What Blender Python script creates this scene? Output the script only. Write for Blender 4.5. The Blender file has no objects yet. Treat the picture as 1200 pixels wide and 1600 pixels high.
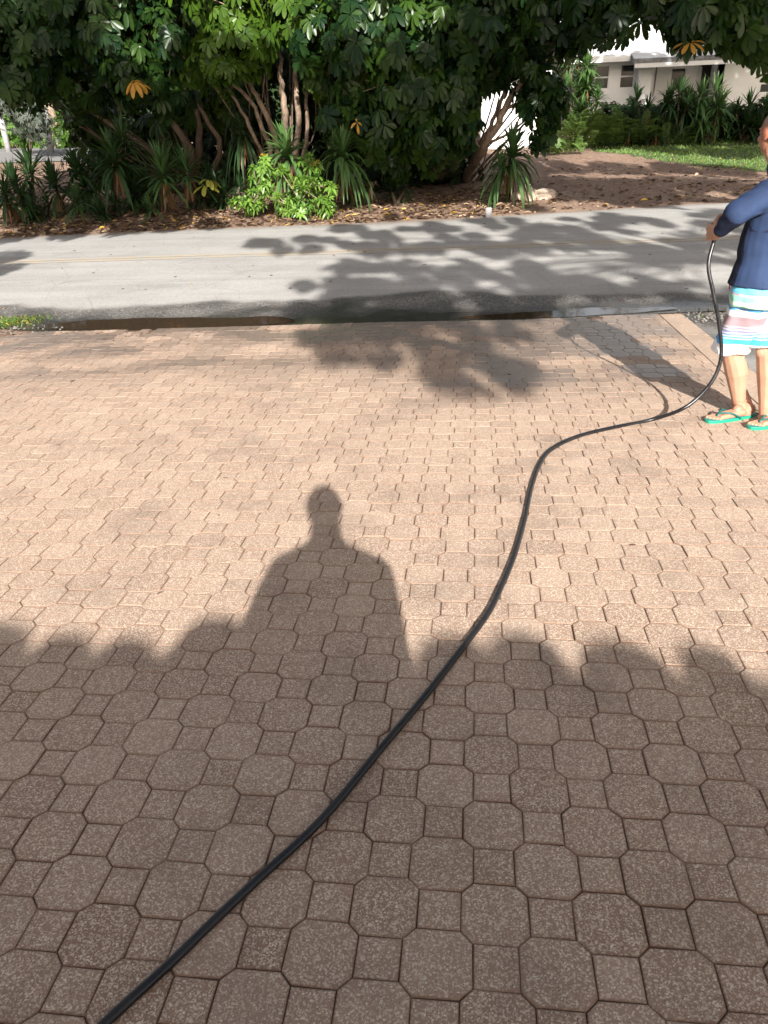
import bpy, bmesh, math, random
import numpy as np
from mathutils import Vector, Matrix, noise
R = math.radians
rng = np.random.default_rng(7)
random.seed(7)
C = bpy.context.scene

# ------------------------------------------------------------------ camera
CF = 1182.66 / 1600.0            # focal length in picture heights
CAM = np.array([0.0, 0.067, 1.6])
RM = np.array([[0.9935073461, 0.1074731811, -0.0373184745],
               [0.0174086647, -0.4677735364, -0.8836768963],
               [-0.1124281619, 0.8772898233, -0.4666074094]])   # rows: right, down, forward
cd = bpy.data.cameras.new('camera'); cam = bpy.data.objects.new('camera', cd); C.collection.objects.link(cam)
mw = Matrix([[RM[0][k], -RM[1][k], -RM[2][k], CAM[k]] for k in range(3)] + [[0, 0, 0, 1]])
cam.matrix_world = mw
cd.sensor_fit = 'VERTICAL'; cd.sensor_height = 36; cd.lens = 36 * CF
cd.clip_start = 0.02; cd.clip_end = 3000
C.camera = cam
C.render.resolution_x = 768; C.render.resolution_y = 1024

# ------------------------------------------------------------------ light
SUN_EL, SUN_AZ = R(26.5), R(12.0)          # light travels away from the camera and a little to the left
LD = np.array([-math.sin(SUN_AZ) * math.cos(SUN_EL), math.cos(SUN_AZ) * math.cos(SUN_EL), -math.sin(SUN_EL)])
w = bpy.data.worlds.new('World'); C.world = w; w.use_nodes = True
nt = w.node_tree; nt.nodes.clear()
sky = nt.nodes.new('ShaderNodeTexSky'); sky.sky_type = 'NISHITA'; sky.sun_disc = False
sky.sun_elevation = SUN_EL; sky.sun_rotation = math.pi - SUN_AZ
sky.air_density = 1.0; sky.dust_density = 2.5; sky.ozone_density = 0.6
bg = nt.nodes.new('ShaderNodeBackground'); bg.inputs[1].default_value = 0.088
wo = nt.nodes.new('ShaderNodeOutputWorld')
hs = nt.nodes.new('ShaderNodeHueSaturation'); hs.inputs['Saturation'].default_value = 0.62
wb = nt.nodes.new('ShaderNodeMix'); wb.data_type = 'RGBA'; wb.blend_type = 'MULTIPLY'; wb.inputs[0].default_value = 1.0; wb.inputs[7].default_value = (1.08, 1.0, 0.93, 1)
nt.links.new(sky.outputs[0], hs.inputs['Color']); nt.links.new(hs.outputs[0], wb.inputs[6]); nt.links.new(wb.outputs[2], bg.inputs[0]); nt.links.new(bg.outputs[0], wo.inputs[0])
sl = bpy.data.lights.new('sun', 'SUN'); sl.energy = 5.0; sl.angle = R(0.55); sl.color = (1.0, 0.965, 0.915)
so = bpy.data.objects.new('sun', sl); C.collection.objects.link(so)
so.rotation_euler = Vector(LD.tolist()).to_track_quat('-Z', 'Y').to_euler()
C.view_settings.view_transform = 'Standard'; C.view_settings.look = 'None'
C.view_settings.exposure = 1.32; C.view_settings.gamma = 1

# ------------------------------------------------------------------ geometry of the place
AL = 0.042                                  # fall of the driveway towards the street
PR = np.array([[1, 0, 0], [0, math.cos(AL), math.sin(AL)], [0, -math.sin(AL), math.cos(AL)]])
def ray(u, v): return RM.T @ np.array([(u - 600) / 1182.66, (v - 800) / 1182.66, 1.0])
def at(u, v, Y):
    d = ray(u, v); return CAM + (Y - CAM[1]) / d[1] * d
def pav(u, v, lift=0.0):
    d = ray(u, v); n = PR @ np.array([0, 0, 1.0]); t = -((CAM @ n) - lift) / (d @ n); return CAM + t * d
def pw(x, y, z=0.0): return PR @ np.array([x, y, z])
EDGE = [(-30, 5.0), (-7.0, 6.0), (-4.86, 7.36), (-4.58, 7.62), (-2.93, 7.74), (-0.92, 7.93), (0.4, 7.97), (2.25, 8.26), (30, 9.6)]
FAR = [(-60, 4.0), (-14, 14.2), (-9.45, 15.12), (-5.67, 15.74), (-1.8, 16.06), (1.4, 16.83), (4.77, 17.74), (9, 18.6), (60, 26)]
NEAR = [(-60, -2.0), (-14, 5.6), (-9, 7.6), (-5.6, 8.0), (-4.6, 7.72), (-2.93, 7.76), (-0.92, 7.95), (0.4, 7.99), (2.25, 8.28), (9, 8.8), (60, 16)]
def lerp(T, x): return float(np.interp(x, [a for a, b in T], [b for a, b in T]))
RZ = -0.343
def tz(x, y):
    far = lerp(FAR, x)
    if y < far:
        base = -0.042 * y - 0.03 if y < 8.0 else -0.366
        return base
    d = min(y, 34) - far
    return RZ + 0.004 + 0.05 * d + 0.05 * noise.noise(Vector((x * 0.5, y * 0.5, 3))) * min(1, d / 1.0)
def gr(u, v):
    d = ray(u, v); lo, hi = 3.0, 90.0
    for _ in range(40):
        m = (lo + hi) / 2; p = CAM + m * d
        if p[2] < tz(p[0], p[1]): hi = m
        else: lo = m
    return CAM + lo * d

# ------------------------------------------------------------------ helpers
def link(o, parent=None):
    C.collection.objects.link(o)
    if parent is not None: o.parent = parent
    return o
def tag(o, label=None, cat=None, group=None, kind=None):
    if label: o['label'] = label
    if cat: o['category'] = cat
    if group: o['group'] = group
    if kind: o['kind'] = kind
    return o
def empty(name, loc=(0, 0, 0), rz=0):
    o = bpy.data.objects.new(name, None); o.location = Vector([float(c) for c in loc]); o.rotation_euler.z = rz; o.empty_display_size = 0.2
    return link(o)
def npmesh(name, V, F, mats, parent=None, col=None, smooth=True, local=None):
    """V (n,3) world; F (m,k) array of equal polygons; col (n,3) into the point attribute 'tint'; local: parent location removed"""
    V = np.asarray(V, dtype=np.float64); F = np.asarray(F, dtype=np.int32)
    if parent is not None and local is None: V = V - np.array(parent.location)
    me = bpy.data.meshes.new(name); k = F.shape[1]
    me.vertices.add(len(V)); me.vertices.foreach_set('co', V.astype(np.float32).ravel())
    me.loops.add(F.size); me.loops.foreach_set('vertex_index', F.ravel())
    me.polygons.add(len(F)); me.polygons.foreach_set('loop_start', np.arange(0, F.size, k, dtype=np.int32))
    me.polygons.foreach_set('loop_total', np.full(len(F), k, dtype=np.int32))
    me.polygons.foreach_set('use_smooth', np.full(len(F), smooth))
    me.update(calc_edges=True)
    if col is not None:
        a = me.color_attributes.new('tint', 'FLOAT_COLOR', 'POINT')
        c4 = np.ones((len(V), 4), dtype=np.float32); c4[:, :3] = col; a.data.foreach_set('color', c4.ravel())
    for m in (mats if isinstance(mats, (list, tuple)) else [mats]): me.materials.append(m)
    o = bpy.data.objects.new(name, me); return link(o, parent)
def pymesh(name, V, F, m, parent=None, smooth=False, col=None):
    if parent is not None: V = [Vector([float(c) for c in v]) - parent.location for v in V]
    me = bpy.data.meshes.new(name); me.from_pydata([tuple(float(c) for c in v) for v in V], [], F); me.update()
    if smooth: me.polygons.foreach_set('use_smooth', [True] * len(me.polygons))
    if col is not None:
        a = me.color_attributes.new('tint', 'FLOAT_COLOR', 'POINT')
        c4 = np.ones((len(V), 4), dtype=np.float32); c4[:, :3] = col; a.data.foreach_set('color', c4.ravel())
    me.materials.append(m)
    o = bpy.data.objects.new(name, me); return link(o, parent)
class MB:
    def __init__(s): s.V = []; s.F = []
    def add(s, V, F):
        n = len(s.V); s.V += [tuple(v) for v in V]; s.F += [tuple(i + n for i in f) for f in F]; return s
    def box(s, c, d, fr=None):
        """centre c, full sizes d, optional frame (3 unit vectors)"""
        fr = fr or ((1, 0, 0), (0, 1, 0), (0, 0, 1)); c = np.array(c, float); A = np.array(fr, float)
        V = [c + A[0] * (i * d[0] / 2) + A[1] * (j * d[1] / 2) + A[2] * (k * d[2] / 2) for i in (-1, 1) for j in (-1, 1) for k in (-1, 1)]
        return s.add(V, [(0, 1, 3, 2), (4, 6, 7, 5), (0, 4, 5, 1), (2, 3, 7, 6), (0, 2, 6, 4), (1, 5, 7, 3)])
    def tube(s, P, r, n=8, cap=True, jit=0.0):
        P = [np.array(p, float) for p in P]; rr = r if hasattr(r, '__len__') else [r] * len(P)
        V = []; F = []; prev = None
        for i, p in enumerate(P):
            t = P[min(i + 1, len(P) - 1)] - P[max(i - 1, 0)]; t = t / (np.linalg.norm(t) + 1e-9)
            if prev is None:
                a = np.array([0, 0, 1.0]) if abs(t[2]) < 0.9 else np.array([1.0, 0, 0])
            else: a = prev
            b = np.cross(t, a); b /= np.linalg.norm(b); a = np.cross(b, t); prev = a
            for k in range(n):
                th = 2 * math.pi * k / n; q = rr[i] * (1 + jit * (random.random() - .5))
                V.append(p + (a * math.cos(th) + b * math.sin(th)) * q)
        for i in range(len(P) - 1):
            for k in range(n): F.append((i * n + k, i * n + (k + 1) % n, (i + 1) * n + (k + 1) % n, (i + 1) * n + k))
        if cap: F.append(tuple(range(n - 1, -1, -1))); F.append(tuple(range((len(P) - 1) * n, len(P) * n)))
        return s.add(V, F)
    def ell(s, c, r, fr=None, nu=14, nv=10):
        fr = np.array(fr or np.eye(3).tolist(), float); c = np.array(c, float); V = []; F = []
        for i in range(nv + 1):
            ph = math.pi * i / nv
            for k in range(nu):
                th = 2 * math.pi * k / nu
                V.append(c + fr[0] * r[0] * math.sin(ph) * math.cos(th) + fr[1] * r[1] * math.sin(ph) * math.sin(th) + fr[2] * r[2] * math.cos(ph))
        for i in range(nv):
            for k in range(nu): F.append((i * nu + k, (i + 1) * nu + k, (i + 1) * nu + (k + 1) % nu, i * nu + (k + 1) % nu))
        return s.add(V, F)
    def loft(s, rings):
        n = len(rings[0]); V = [p for r in rings for p in r]; F = []
        for i in range(len(rings) - 1):
            for k in range(n): F.append((i * n + k, i * n + (k + 1) % n, (i + 1) * n + (k + 1) % n, (i + 1) * n + k))
        F.append(tuple(range(n - 1, -1, -1))); F.append(tuple(range((len(rings) - 1) * n, len(rings) * n)))
        return s.add(V, F)
    def build(s, name, m, parent=None, smooth=False): return pymesh(name, s.V, s.F, m, parent, smooth)
def spline(P, n=8):
    P = [np.array(p, float) for p in P]; out = []
    Q = [2 * P[0] - P[1]] + P + [2 * P[-1] - P[-2]]
    for i in range(1, len(Q) - 2):
        for k in range(n):
            t = k / n
            out.append(0.5 * ((2 * Q[i]) + (-Q[i - 1] + Q[i + 1]) * t + (2 * Q[i - 1] - 5 * Q[i] + 4 * Q[i + 1] - Q[i + 2]) * t * t + (-Q[i - 1] + 3 * Q[i] - 3 * Q[i + 1] + Q[i + 2]) * t ** 3))
    out.append(P[-1]); return out

# ------------------------------------------------------------------ materials
def mat(name):
    m = bpy.data.materials.new(name); m.use_nodes = True; t = m.node_tree; b = t.nodes['Principled BSDF']; return m, t, b
def N(t, kind, **kw):
    n = t.nodes.new('ShaderNode' + kind)
    for k, v in kw.items():
        if k.startswith('i_'):
            n.inputs[k[2:].replace('_', ' ')].default_value = v
        else: setattr(n, k, v)
    return n
def ramp(t, src, stops, interp='LINEAR'):
    r = t.nodes.new('ShaderNodeValToRGB'); t.links.new(src, r.inputs[0]); e = r.color_ramp; e.interpolation = interp
    while len(e.elements) > 1: e.elements.remove(e.elements[-1])
    e.elements[0].position = stops[0][0]; e.elements[0].color = (*stops[0][1], 1)
    for p, c in stops[1:]:
        q = e.elements.new(p); q.color = (*c, 1)
    return r.outputs[0]
def g3(v): return (v, v, v)
def mix(t, f, a, b, mode='MIX'):
    n = t.nodes.new('ShaderNodeMix'); n.data_type = 'RGBA'; n.blend_type = mode
    for sck, val in ((n.inputs[0], f), (n.inputs[6], a), (n.inputs[7], b)):
        if hasattr(val, 'links'): t.links.new(val, sck)
        elif isinstance(val, (int, float)): sck.default_value = val
        else: sck.default_value = (*val, 1)
    return n.outputs[2]
def math_(t, op, a, b=None, c=None):
    n = t.nodes.new('ShaderNodeMath'); n.operation = op
    for i, val in enumerate((a, b, c)):
        if val is None: continue
        if hasattr(val, 'links'): t.links.new(val, n.inputs[i])
        else: n.inputs[i].default_value = val
    return n.outputs[0]
def objco(t, scale=(1, 1, 1)):
    c = N(t, 'TexCoord'); mp = N(t, 'Mapping'); mp.inputs['Scale'].default_value = scale
    t.links.new(c.outputs['Object'], mp.inputs[0]); return mp.outputs[0]
def noi(t, co, scale, detail=4, rough=0.55):
    n = N(t, 'TexNoise'); n.inputs['Scale'].default_value = scale; n.inputs['Detail'].default_value = detail; n.inputs['Roughness'].default_value = rough
    t.links.new(co, n.inputs['Vector']); return n.outputs['Fac']
def vor(t, co, scale, out='Color', feature='F1'):
    n = N(t, 'TexVoronoi'); n.inputs['Scale'].default_value = scale; n.feature = feature; t.links.new(co, n.inputs['Vector']); return n.outputs[out]
def bump(t, b, h, s, d=0.01):
    n = N(t, 'Bump'); n.inputs['Strength'].default_value = s; n.inputs['Distance'].default_value = d
    t.links.new(h, n.inputs['Height']); t.links.new(n.outputs[0], b.inputs['Normal'])
def attr(t, name='tint'):
    a = N(t, 'Attribute'); a.attribute_name = name; s = N(t, 'SeparateColor'); t.links.new(a.outputs['Color'], s.inputs[0]); return s.outputs
def simple(name, col, rough=0.7, var=0.25, scale=8, bs=0.2, metal=0, spec=0.5):
    m, t, b = mat(name); co = objco(t); n = noi(t, co, scale)
    c = ramp(t, n, [(0.3, tuple(x * (1 - var) for x in col)), (0.7, tuple(min(1, x * (1 + var)) for x in col))])
    t.links.new(c, b.inputs['Base Color']); b.inputs['Roughness'].default_value = rough; b.inputs['Metallic'].default_value = metal
    b.inputs['Specular IOR Level'].default_value = spec
    if bs: bump(t, b, noi(t, co, scale * 6), bs)
    return m

def m_paver(pale=False):
    m, t, b = mat('paver_concrete' if not pale else 'border_concrete'); co = objco(t); A = attr(t)
    body = mix(t, A[0], (0.270, 0.168, 0.118), (0.410, 0.286, 0.212))
    big = noi(t, co, 1.3, 5); body = mix(t, math_(t, 'MULTIPLY', big, 0.5), body, (0.32, 0.22, 0.17))
    v = vor(t, co, 250); vs = N(t, 'SeparateColor'); t.links.new(v, vs.inputs[0])
    vd = vor(t, co, 250, 'Distance')
    size = noi(t, co, 120, 2)
    grain = math_(t, 'GREATER_THAN', math_(t, 'SUBTRACT', math_(t, 'ADD', vs.outputs[0], math_(t, 'MULTIPLY', size, 0.5)), math_(t, 'MULTIPLY', vd, 0.55)), 0.58)
    gcol = ramp(t, vs.outputs[1], [(0.0, (0.66, 0.54, 0.41)), (0.6, (0.46, 0.34, 0.24)), (1.0, (0.78, 0.69, 0.56))])
    v2 = vor(t, co, 135); v2s = N(t, 'SeparateColor'); t.links.new(v2, v2s.inputs[0]); v2d = vor(t, co, 135, 'Distance')
    chips = math_(t, 'GREATER_THAN', math_(t, 'SUBTRACT', v2s.outputs[0], math_(t, 'MULTIPLY', v2d, 1.0)), 0.63)
    c = mix(t, math_(t, 'MULTIPLY', grain, 0.8), body, gcol); c = mix(t, math_(t, 'MULTIPLY', chips, 0.8), c, (0.74, 0.63, 0.50))
    pits = math_(t, 'GREATER_THAN', noi(t, co, 260, 2), 0.66); c = mix(t, math_(t, 'MULTIPLY', pits, 0.75), c, (0.085, 0.052, 0.036))
    c = mix(t, math_(t, 'MULTIPLY', A[2], 0.8), c, mix(t, ramp(t, noi(t, co, 1.6, 5, .6), [(.4, g3(0)), (.6, g3(1))]), (0.17, 0.09, 0.055), (0.30, 0.20, 0.14)))          # joint edges: soil washed into them
    stain = ramp(t, noi(t, co, 2.6, 6, 0.65), [(0.50, g3(0.0)), (0.72, g3(0.42))])
    c = mix(t, stain, c, (0.12, 0.09, 0.07))
    wet = A[1]
    c = mix(t, math_(t, 'MULTIPLY', wet, 0.62), c, mix(t, 1.0, c, (0.30, 0.28, 0.27), 'MULTIPLY'))
    t.links.new(c, b.inputs['Base Color'])
    rg = math_(t, 'SUBTRACT', 0.88, math_(t, 'MULTIPLY', math_(t, 'POWER', wet, 2.0), 0.54)); t.links.new(rg, b.inputs['Roughness'])
    b.inputs['Specular IOR Level'].default_value = 0.4
    cw = math_(t, 'POWER', wet, 2.5); t.links.new(cw, b.inputs['Coat Weight']); b.inputs['Coat Roughness'].default_value = 0.42; b.inputs['Coat IOR'].default_value = 1.8
    h = math_(t, 'ADD', math_(t, 'MULTIPLY', grain, 0.5), math_(t, 'MULTIPLY', noi(t, co, 180, 3), 1.2))
    bump(t, b, h, 0.55, 0.0022)
    return m
def m_asphalt():
    m, t, b = mat('asphalt'); co = objco(t); A = attr(t)
    n1 = noi(t, co, 0.7, 6, 0.6); streak = noi(t, objco(t, (0.25, 2.2, 1)), 1.2, 5, 0.6)
    c = ramp(t, n1, [(0.3, (0.300, 0.288, 0.268)), (0.7, (0.395, 0.378, 0.350))])
    c = mix(t, ramp(t, streak, [(.42, g3(0)), (.62, g3(.55))]), c, (0.235, 0.222, 0.205))
    pt = ramp(t, noi(t, objco(t, (.5, 1, 1)), 1.1, 7, .7), [(.56, g3(0)), (.60, g3(.35))]); c = mix(t, pt, c, (.20, .19, .175))
    ag = vor(t, co, 95); s = N(t, 'SeparateColor'); t.links.new(ag, s.inputs[0])
    c = mix(t, 0.30, c, ramp(t, s.outputs[0], [(0, g3(0.12)), (0.5, g3(0.33)), (1, (0.52, 0.50, 0.46))]))
    coarse = vor(t, co, 85); s2 = N(t, 'SeparateColor'); t.links.new(coarse, s2.inputs[0])
    cc = ramp(t, s2.outputs[0], [(0, (0.045, 0.042, 0.039)), (0.45, (0.10, 0.094, 0.086)), (0.8, (0.18, 0.17, 0.155)), (1, (0.33, 0.31, 0.28))])
    c = mix(t, A[0], c, cc)                                                   # the broken, open-textured strip by the gutter
    c = mix(t, A[2], c, (0.17, 0.125, 0.085))                                    # mud and silt
    wet = A[1]
    c = mix(t, wet, c, mix(t, 1.0, c, (0.28, 0.27, 0.26), 'MULTIPLY'))
    crack = ramp(t, vor(t, co, 0.9, 'Distance', 'DISTANCE_TO_EDGE'), [(0.0, g3(0.55)), (0.006, g3(0.0))])
    c = mix(t, math_(t, 'MULTIPLY', crack, 0.55), c, (0.07, 0.065, 0.06))
    t.links.new(c, b.inputs['Base Color'])
    t.links.new(math_(t, 'SUBTRACT', 0.9, math_(t, 'MULTIPLY', wet, 0.68)), b.inputs['Roughness']); b.inputs['Specular IOR Level'].default_value = 0.4
    bump(t, b, math_(t, 'ADD', s.outputs[0], math_(t, 'MULTIPLY', math_(t, 'MULTIPLY', s2.outputs[0], A[0]), 1.5)), 0.4, 0.003)
    return m
def m_line():
    m, t, b = mat('worn_yellow_paint'); co = objco(t)
    n = noi(t, co, 3.5, 8, 0.75); f = ramp(t, n, [(0.38, g3(0.0)), (0.64, g3(0.75))])
    c = mix(t, f, (0.34, 0.325, 0.295), (0.44, 0.325, 0.19)); t.links.new(c, b.inputs['Base Color']); b.inputs['Roughness'].default_value = 0.85
    return m
def m_dirt():
    m, t, b = mat('dirt'); co = objco(t)
    n1 = noi(t, co, 0.6, 8, 0.65); n2 = noi(t, co, 9, 6, 0.7)
    c = ramp(t, n1, [(0.3, (0.10, 0.050, 0.030)), (0.5, (0.19, 0.105, 0.065)), (0.68, (0.34, 0.24, 0.165))])
    c = mix(t, 0.5, c, ramp(t, n2, [(0.3, (0.075, 0.042, 0.028)), (0.7, (0.30, 0.20, 0.14))]))
    v = vor(t, co, 28); s = N(t, 'SeparateColor'); t.links.new(v, s.inputs[0])
    c = mix(t, ramp(t, s.outputs[0], [(0.8, g3(0)), (0.86, g3(0.7))]), c, (0.36, 0.27, 0.19))
    t.links.new(c, b.inputs['Base Color']); b.inputs['Roughness'].default_value = 0.95; bump(t, b, n2, 0.9, 0.04)
    return m
def m_leaf(name, dark, light, rough=0.38, trans=0.22, dead=(0.19, 0.10, 0.05), yellow=(0.48, 0.25, 0.03), spec=0.5):
    m, t, b = mat(name); A = attr(t); co = objco(t)
    c = mix(t, A[0], dark, light); c = mix(t, math_(t, 'MULTIPLY', noi(t, co, 12), 0.3), c, tuple(x * 0.55 for x in dark))
    c = mix(t, A[1], c, yellow); c = mix(t, A[2], c, dead)
    t.links.new(c, b.inputs['Base Color']); b.inputs['Roughness'].default_value = rough; b.inputs['Specular IOR Level'].default_value = spec
    tr = N(t, 'BsdfTranslucent'); t.links.new(mix(t, 0.35, c, (0.35, 0.5, 0.06), 'MIX'), tr.inputs[0])
    ms = N(t, 'MixShader'); ms.inputs[0].default_value = trans
    t.links.new(b.outputs[0], ms.inputs[1]); t.links.new(tr.outputs[0], ms.inputs[2])
    t.links.new(ms.outputs[0], t.nodes['Material Output'].inputs[0]); return m
def m_bark(name, a, bcol):
    m, t, b = mat(name); co = objco(t, (1, 1, 0.3)); n = noi(t, co, 14, 6, 0.7)
    c = ramp(t, n, [(0.3, a), (0.7, bcol)]); c = mix(t, ramp(t, noi(t, objco(t), 7, 5, .7), [(.5, g3(0)), (.6, g3(.7))]), c, (.09, .075, .055)); t.links.new(c, b.inputs['Base Color']); b.inputs['Roughness'].default_value = 0.9; bump(t, b, n, 0.8, 0.02); return m
def m_tint(name, rough=0.8, fine=0.0, scale=400, spec=0.3, bs=0.25, sheen=0.0):
    """colour straight from the point attribute: cloth and skin patterns"""
    m, t, b = mat(name); a = N(t, 'Attribute'); a.attribute_name = 'tint'; co = objco(t)
    c = mix(t, noi(t, co, 30, 4), mix(t, 1.0, a.outputs['Color'], g3(0.86), 'MULTIPLY'), a.outputs['Color'])
    t.links.new(c, b.inputs['Base Color']); b.inputs['Roughness'].default_value = rough; b.inputs['Specular IOR Level'].default_value = spec
    b.inputs['Sheen Weight'].default_value = sheen
    bump(t, b, noi(t, co, scale, 2), bs, 0.002)
    return m
def m_skin():
    m = m_tint('skin', 0.5, spec=0.45, bs=0.2, scale=250); b = m.node_tree.nodes['Principled BSDF']
    b.inputs['Subsurface Weight'].default_value = 0.15; b.inputs['Subsurface Radius'].default_value = (0.02, 0.008, 0.004); b.inputs['Subsurface Scale'].default_value = 0.4
    return m
def m_hose():
    m, t, b = mat('black_rubber'); co = objco(t); n = noi(t, co, 9, 7, 0.7)
    c = ramp(t, n, [(0.45, (0.007, 0.007, 0.009)), (0.64, (0.014, 0.013, 0.013)), (0.74, (0.075, 0.062, 0.05))]); t.links.new(c, b.inputs['Base Color'])
    t.links.new(ramp(t, n, [(0.4, g3(0.22)), (0.7, g3(0.55))]), b.inputs['Roughness']); bump(t, b, noi(t, co, 60, 3), 0.15, 0.002); return m
def m_glass():
    m, t, b = mat('window_glass'); b.inputs['Base Color'].default_value = (0.02, 0.025, 0.025, 1); b.inputs['Roughness'].default_value = 0.10; b.inputs['Specular IOR Level'].default_value = 0.25
    return m
def m_water():
    m, t, b = mat('muddy_water'); co = objco(t); b.inputs['Base Color'].default_value = (0.045, 0.03, 0.02, 1); b.inputs['Roughness'].default_value = 0.06
    bump(t, b, noi(t, co, 5, 3), 0.12, 0.01); return m

M = dict(paver=m_paver(), asphalt=m_asphalt(), line=m_line(), dirt=m_dirt(), glass=m_glass(), water=m_water(), skin=m_skin(),
    cloth=m_tint('cloth', 0.8, spec=0.2), rubber=m_tint('foam_rubber', 0.45, spec=0.5, bs=0.05),
    sand=simple('joint_sand', (0.125, 0.072, 0.045), 0.95, 0.35, 40, 0.6),
    umb=m_leaf('umbrella_tree_leaf', (0.006, 0.022, 0.008), (0.060, 0.115, 0.010), 0.33, 0.13, spec=0.2),
    bush=m_leaf('dense_leaf', (0.006, 0.015, 0.005), (0.022, 0.045, 0.012), 0.6, 0.10, spec=0.2),
    bright=m_leaf('pale_green_leaf', (0.05, 0.125, 0.018), (0.17, 0.30, 0.045), 0.4, 0.25),
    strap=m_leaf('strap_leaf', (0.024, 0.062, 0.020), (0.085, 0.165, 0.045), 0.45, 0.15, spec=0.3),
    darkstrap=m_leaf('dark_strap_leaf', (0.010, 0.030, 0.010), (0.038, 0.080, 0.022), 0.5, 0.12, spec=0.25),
    fern=m_leaf('fern_leaf', (0.03, 0.065, 0.012), (0.085, 0.145, 0.025), 0.6, 0.25),
    greyleaf=m_leaf('grey_leaf', (0.03, 0.042, 0.032), (0.085, 0.10, 0.075), 0.6, 0.2),
    grass=m_leaf('grass_blade', (0.06, 0.13, 0.018), (0.15, 0.24, 0.04), 0.6, 0.3),
    litter=m_leaf('dry_leaf', (0.062, 0.036, 0.022), (0.165, 0.095, 0.056), 0.85, 0.05, yellow=(0.60, 0.36, 0.05), dead=(0.42, 0.30, 0.19)),
    bark=m_bark('pale_bark', (0.14, 0.095, 0.065), (0.34, 0.25, 0.18)), dbark=m_bark('dark_bark', (0.05, 0.035, 0.025), (0.14, 0.095, 0.065)),
    white=simple('white_paint', (0.62, 0.62, 0.60), 0.75, 0.06, 3, 0.1), wall=simple('white_wall', (0.62, 0.62, 0.61), 0.85, 0.08, 1.5, 0.15),
    roof=simple('white_roof', (0.52, 0.52, 0.52), 0.8, 0.1, 2, 0.2), stain=simple('weathered_edge', (0.14, 0.14, 0.14), 0.85, 0.6, 5, 0.2),
    dark=simple('dark_screen', (0.02, 0.02, 0.02), 0.6, 0.3, 3, 0), clay=simple('clay_tile', (0.42, 0.20, 0.12), 0.85, 0.2, 4, 0.3),
    cream=simple('cream_wall', (0.60, 0.54, 0.45), 0.85, 0.06, 2, 0.1), hose=m_hose(),
    grey=simple('grey_post', (0.28, 0.27, 0.27), 0.8, 0.2, 6, 0.2), bag=simple('dirty_plastic', (0.46, 0.37, 0.29), 0.5, 0.2, 9, 0.3), bagw=simple('white_plastic', (0.7, 0.68, 0.64), 0.4, 0.1, 9, 0.1),
    concrete=simple('worn_concrete', (0.28, 0.255, 0.225), 0.9, 0.2, 4, 0.4), phone=simple('black_plastic', (0.02, 0.02, 0.022), 0.3, 0.1, 5, 0))

# ------------------------------------------------------------------ ground
def axis(a, fine0, fine1, b, st):
    inner = np.arange(fine0, fine1 + 1e-6, st)
    lo = fine0 - np.cumsum(st * 1.25 ** np.arange(1, 60)); lo = lo[lo > a][::-1]
    hi = inner[-1] + np.cumsum(st * 1.25 ** np.arange(1, 60)); hi = hi[hi < b]
    return np.concatenate([[a], lo, inner, hi, [b]])
def grid(name, xs, ys, zf, m, attrf=None, keep=None, parent=None):
    nx, ny = len(xs), len(ys); V = np.array([(x, y, zf(x, y)) for y in ys for x in xs])
    i = np.arange(nx - 1)[None, :] + np.arange(ny - 1)[:, None] * nx; F = np.stack([i, i + 1, i + 1 + nx, i + nx], -1).reshape(-1, 4)
    if keep is not None: F = F[[keep(*(V[f].mean(0)[:2])) for f in F]]
    col = np.array([attrf(*v[:2]) for v in V]) if attrf else None
    return npmesh(name, V, F, m, parent, col)
g = grid('ground', axis(-700, -16, 16, 700, 0.4), axis(-300, -4, 40, 1500, 0.4), tz, M['dirt']); tag(g, kind='structure')

def road_z(x, y):
    n, f = lerp(NEAR, x), lerp(FAR, x); d = y - n
    dip = -0.020 * math.exp(-((d - 0.30) / 0.30) ** 2); crown = 0.018 * math.sin(math.pi * min(max(d / (f - n), 0), 1))
    return RZ + dip + crown + 0.004 * noise.noise(Vector((x * 1.5, y * 1.5, 0)))
def road_attr(x, y):
    n = lerp(NEAR, x); d = y - n
    wob = 0.24 * noise.noise(Vector((x * 0.9, 0, 1))) + 0.10 * noise.noise(Vector((x * 3.1, y * 2, 5))) + 0.03 * noise.noise(Vector((x * 11, y * 9, 5)))
    wid = float(np.interp(x, [-6, -4.5, -3.3, -1.8, -0.5, 1.2, 2.4, 4], [0.95, 1.05, 1.25, 1.15, 1.45, 1.05, 0.85, 0.75]))
    coarse = 1 / (1 + math.exp((d - wid - wob) * 26))
    wet = 1 / (1 + math.exp((d - 0.52 - wob * 0.9) * 14)) + 0.85 * coarse * max(0, noise.noise(Vector((x * 1.7, y * 2.5, 9))) + 0.25)
    wet = max(wet, 0.95 * math.exp(-((x - 1.0) / 1.5) ** 2 - ((d - 0.25) / 0.4) ** 2))
    mud = (0.5 if x < -1.6 else 0.2) / (1 + math.exp((d - 0.25 - wob) * 14)) + 0.75 / (1 + math.exp((lerp(FAR, x) - y - 0.25 - wob * 1.6) * 9))
    return (min(1, coarse), min(1, max(0, wet)), min(1, mud))
xs = np.concatenate([np.arange(-60, -8, 1.0), np.arange(-8, 5.5, 0.06), np.arange(5.5, 60, 1.0)])
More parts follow.
